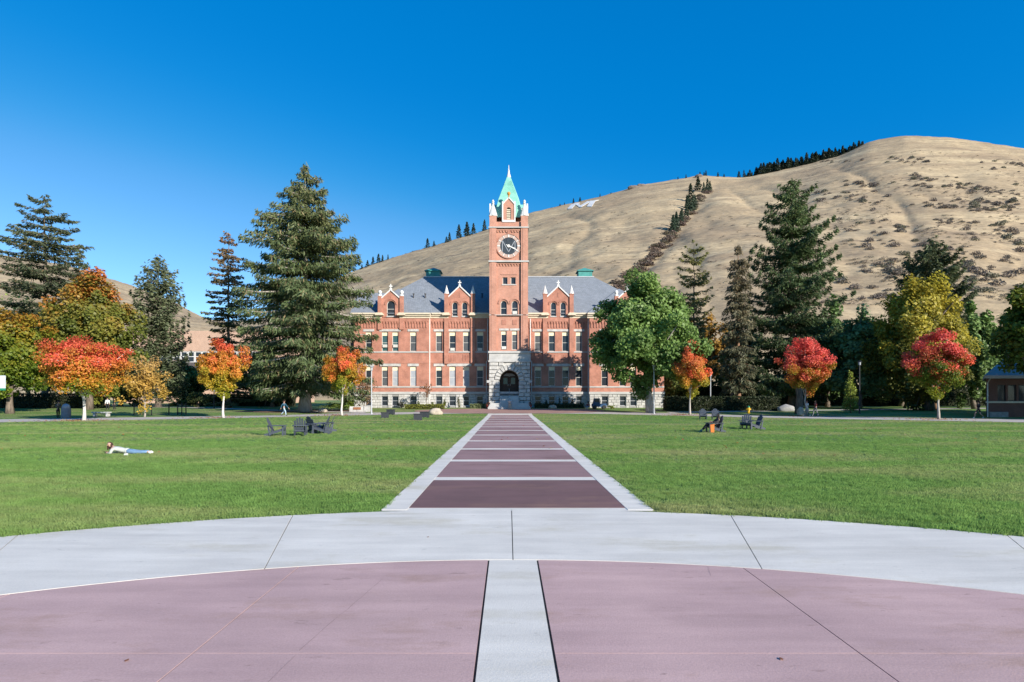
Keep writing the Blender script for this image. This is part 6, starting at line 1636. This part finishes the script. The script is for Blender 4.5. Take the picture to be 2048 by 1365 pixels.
red_c, olive_c = cloth('dark_red_cloth', (0.20, 0.05, 0.05)), cloth('olive_cloth', (0.10, 0.10, 0.07))
brown_h, dark_h = cloth('brown_hair', (0.055, 0.028, 0.02)), cloth('dark_hair', (0.02, 0.015, 0.013))
d_ = 2541 / 39.5; person('person in dark top and pale blue jeans walking along the path', (X(568, d_), d_, .02), R(80), standing(1, 1), teal_c, blue_j, brown_h, black_c)
d_ = 57.6; J = standing(.25, .2, .10); J['el'], J['wl'], J['hl'] = (-.24, -.1, 1.12), (-.2, -.3, 1.2), (-.18, -.36, 1.24); person('person in dark clothes standing beside the domed waste bin', (X(116, d_), d_, .02), R(60), J, olive_c, black_c, dark_h, black_c)
d_ = 63.5; person('walker in white top and pale shorts, left of the two under the crimson maple', (X(1614, d_), d_, .02), R(-75), standing(.9, .9), white_c, cloth('pale_shorts', (.45, .43, .35)), brown_h, white_c, shorts=True, sleeves=False)
d_ = 64.6; person('walker in dark red top, right of the two under the crimson maple', (X(1631, d_), d_, .02), R(-80), standing(.7, .8), red_c, cloth('grey_trousers', (.25, .24, .25)), brown_h, white_c, long_hair=True)
d_ = 57.0; person('person in black top and shorts walking in the shade by the lodge', (X(1957, d_), d_, .02), R(-85), standing(1.1, 1), black_c, black_c, dark_h, white_c, shorts=True)
d_ = 78; person('person in white shirt standing in the background left of the iron fence', (X(215, d_), d_, G(d_)), R(20), standing(.2), white_c, black_c, dark_h, black_c)
d_ = 77; person('person in dark jacket standing in the background beside the one in white', (X(229, d_), d_, G(d_)), R(-30), standing(.2), black_c, black_c, dark_h, black_c)
# sitting person
def sitting():
    return dict(hip=(0, .02, .36), waist=(0, .08, .50), chest=(0, .16, .70), neck=(0, .17, .88), chin=(0, .13, .95), head=(0, .125, 1.02), crown=(0, .135, 1.09), sl=(-.18, .15, .78), sr=(.18, .15, .78), el=(-.26, -.02, .60), wl=(-.16, -.26, .60), hl=(-.10, -.32, .62), er=(.26, -.02, .60), wr=(.16, -.26, .60), hr=(.10, -.32, .62),
        ul=(-.10, -.06, .40), kl=(-.13, -.46, .50), al=(-.12, -.78, .14), fl=(-.12, -.90, .06), ur=(.10, -.06, .40), kr=(.13, -.46, .50), ar=(.12, -.86, .12), fr=(.12, -1.0, .07), face=(0, -1, -.15))
d_ = 35.2; person('person in dark clothes reclining in the adirondack chair on the right lawn', (X(1431, d_), d_, 0.03), R(-88), sitting(), cloth('charcoal_cloth', (.05, .045, .045)), black_c, dark_h, teal_c, long_hair=True)
s = MB(); s.box(-.02, .02, -.17, .17, 0, .44)
o = MB().hexa([(-.10, -.05, 0), (.10, -.05, 0), (.10, .05, 0), (-.10, .05, 0)], [(-.13, -.03, .46), (.12, -.03, .50), (.12, .05, .48), (-.13, .05, .44)]).local('towel', cloth('orange_cloth', (.62, .18, .04)), None, (X(1424, 34.6), 34.55, .04)); setp(o, 'bright orange cloth hanging at the side of the occupied chair', 'cloth')
d_ = 82.2; person('person in red top sitting in the shade on the grass before the hall', (X(1176, d_), d_, G(d_) - .12), R(-20), sitting(), red_c, lt_j, brown_h, white_c)
# girl lying on the lawn: head to the left, propped on the elbows
J = dict(hip=(.06, .0, .125), waist=(-.12, 0, .14), chest=(-.36, -.01, .215), neck=(-.52, -.03, .31), chin=(-.575, -.055, .325), head=(-.59, -.05, .39), crown=(-.58, -.03, .45), sl=(-.42, .15, .23), sr=(-.42, -.17, .23), el=(-.44, .20, .05), wl=(-.64, .08, .05), hl=(-.70, .04, .05), er=(-.44, -.22, .05), wr=(-.62, -.12, .05), hr=(-.69, -.08, .055),
     ul=(.22, .075, .105), kl=(.52, .09, .085), al=(.86, .08, .11), fl=(.97, .09, .055), ur=(.22, -.075, .105), kr=(.52, -.09, .085), ar=(.88, -.06, .10), fr=(.99, -.06, .05), face=(-.30, -.93, -.15))
d_ = 21.9; person('person in grey sweater and blue jeans lying prone on the left lawn', (X(252, d_), d_, .0), 0, J, grey_c, lt_j, brown_h, white_c, long_hair=True)
o = MB().hexa([(-.06, -.04, 0), (.06, -.04, 0), (.06, .04, 0), (-.06, .04, 0)], [(-.05, -.03, .07), (.05, -.03, .08), (.05, .03, .08), (-.05, .03, .07)]).local('small_bag', M_white, None, (X(252, 21.3), 21.3, .02)); setp(o, 'small white pouch on the grass beside the lying person', 'pouch')

# ------------------------------------------------------------------ grass blades and fallen leaves
r = np.random.default_rng(5)
pts = []
for d0, d1, dens in ((8.6, 13, 150), (13, 19, 95), (19, 28, 45), (28, 44, 18), (44, 69, 6)):
    hw = 0.93 * d1 + 3; n = int((d1 - d0) * 2 * hw * dens); x = r.uniform(-hw, hw, n); y = r.uniform(d0, d1, n)
    ok = (np.abs(x) < .93 * y + 2.5) & ((x - PCX) ** 2 + (y - PCY) ** 2 > (ROUT - .03 + r.uniform(0, .06, n)) ** 2) & (y < np.interp(np.abs(x - 0.1), OX, OY) - .05) & (np.abs(x - WX) > 2.60 + r.uniform(0, .06, n))
    pts.append(np.stack([x[ok], y[ok]], -1))
pts = np.concatenate(pts)
tv, tf = [], []
for k in range(22):
    a = r.uniform(0, 6.28); cx_, cy_ = r.normal(size=2) * .05; h_ = r.uniform(.035, .075); w_ = r.uniform(.004, .008); le = r.uniform(.01, .045); b = r.uniform(0, 6.28)
    i = len(tv); tv += [(cx_ + w_ * math.cos(a), cy_ + w_ * math.sin(a), 0), (cx_ - w_ * math.cos(a), cy_ - w_ * math.sin(a), 0), (cx_ + le * .4 * math.cos(b), cy_ + le * .4 * math.sin(b), h_ * .65), (cx_ + le * math.cos(b), cy_ + le * math.sin(b), h_)]
    tf += [(i, i + 1, i + 2), (i + 1, i + 3, i + 2)]
nt = len(tv)
me = bpy.data.meshes.new('grass')
me.from_pydata(tv + [(float(x), float(y), G(float(y))) for x, y in pts], [], tf)
at = me.attributes.new('is_tuft', 'BOOLEAN', 'POINT'); at.data.foreach_set('value', [i < nt for i in range(nt + len(pts))])
go = link('grass', me, M_blade); setp(go, 'short green lawn grass on both sides of the walkway', 'grass', kind='stuff')
ng = bpy.data.node_groups.new('grass_tufts', 'GeometryNodeTree')
ng.interface.new_socket('Geometry', in_out='INPUT', socket_type='NodeSocketGeometry'); ng.interface.new_socket('Geometry', in_out='OUTPUT', socket_type='NodeSocketGeometry')
gi, gout = ng.nodes.new('NodeGroupInput'), ng.nodes.new('NodeGroupOutput')
na = ng.nodes.new('GeometryNodeInputNamedAttribute'); na.data_type = 'BOOLEAN'; na.inputs['Name'].default_value = 'is_tuft'
sp = ng.nodes.new('GeometryNodeSeparateGeometry'); sp.domain = 'POINT'
ip = ng.nodes.new('GeometryNodeInstanceOnPoints')
rv = ng.nodes.new('FunctionNodeRandomValue'); rv.data_type = 'FLOAT_VECTOR'; rv.inputs[0].default_value = (-.12, -.12, 0); rv.inputs[1].default_value = (.12, .12, 6.28)
rf = ng.nodes.new('FunctionNodeRandomValue'); rf.data_type = 'FLOAT'; rf.inputs[2].default_value = .7; rf.inputs[3].default_value = 1.35
L_ = ng.links
L_.new(gi.outputs[0], sp.inputs['Geometry']); L_.new(na.outputs['Attribute'], sp.inputs['Selection'])
L_.new(sp.outputs['Inverted'], ip.inputs['Points']); L_.new(sp.outputs['Selection'], ip.inputs['Instance'])
L_.new(rv.outputs[0], ip.inputs['Rotation']); L_.new(rf.outputs[1], ip.inputs['Scale']); L_.new(ip.outputs[0], gout.inputs[0])
go.modifiers.new('tufts', 'NODES').node_group = ng
# fallen leaves: on the grass round the maples (too many to count) and a few on the paving
P = []
for lab, px_, d_, *_ in maples:
    n = 260; a = r.uniform(0, 6.28, n); q = np.abs(r.normal(size=n)) * 2.3; P.append(np.stack([X(px_, d_) + q * np.cos(a) - .8, d_ + q * np.sin(a) * .8, np.zeros(n)], -1))
n = 260; P.append(np.stack([r.uniform(-30, 30, n), r.uniform(20, 60, n), np.zeros(n)], -1))
P = np.concatenate(P); P[:, 2] = Gv(P[:, 1]) + .045; n = len(P)
nn = unit(rand_dirs(n, r) * .5 + np.array([0, 0, 1])); U = unit(np.cross(nn, rand_dirs(n, r))); V = np.cross(nn, U)
cols = np.array([(0.45, .16, .04), (.5, .3, .08), (.38, .09, .05), (.42, .30, .16)])[r.integers(0, 4, n)]
o = leaf_cloud('fallen_leaves', P, U * .07, V * .055, cols, M_leaf, None); setp(o, 'fallen autumn leaves scattered on the lawn under the maples', 'leaves', kind='stuff')
for k, (px_, py_, lab) in enumerate(((856, 1078, 'single brown fallen leaf on the pale concrete ring'), (253, 1328, 'small brown fallen leaf on the pink paving at lower left'), (1563, 1325, 'small dark fallen leaf on the pink paving at lower right'))):
    d_ = 2541 / (py_ - 793); s = MB(); w_ = .02
    s.poly([(0, -w_, .003), (w_ * .8, -.2 * w_, .006), (w_ * .5, w_, .004), (0, w_ * 1.5, .006), (-w_ * .5, w_, .003), (-w_ * .8, -.2 * w_, .006)]); o = s.local('fallen_leaf', mat('dry_leaf', (.24, .10, .05), (.18, .07, .04), 30, .9), None, (X(px_, d_), d_, .024)); setp(o, lab, 'leaf')
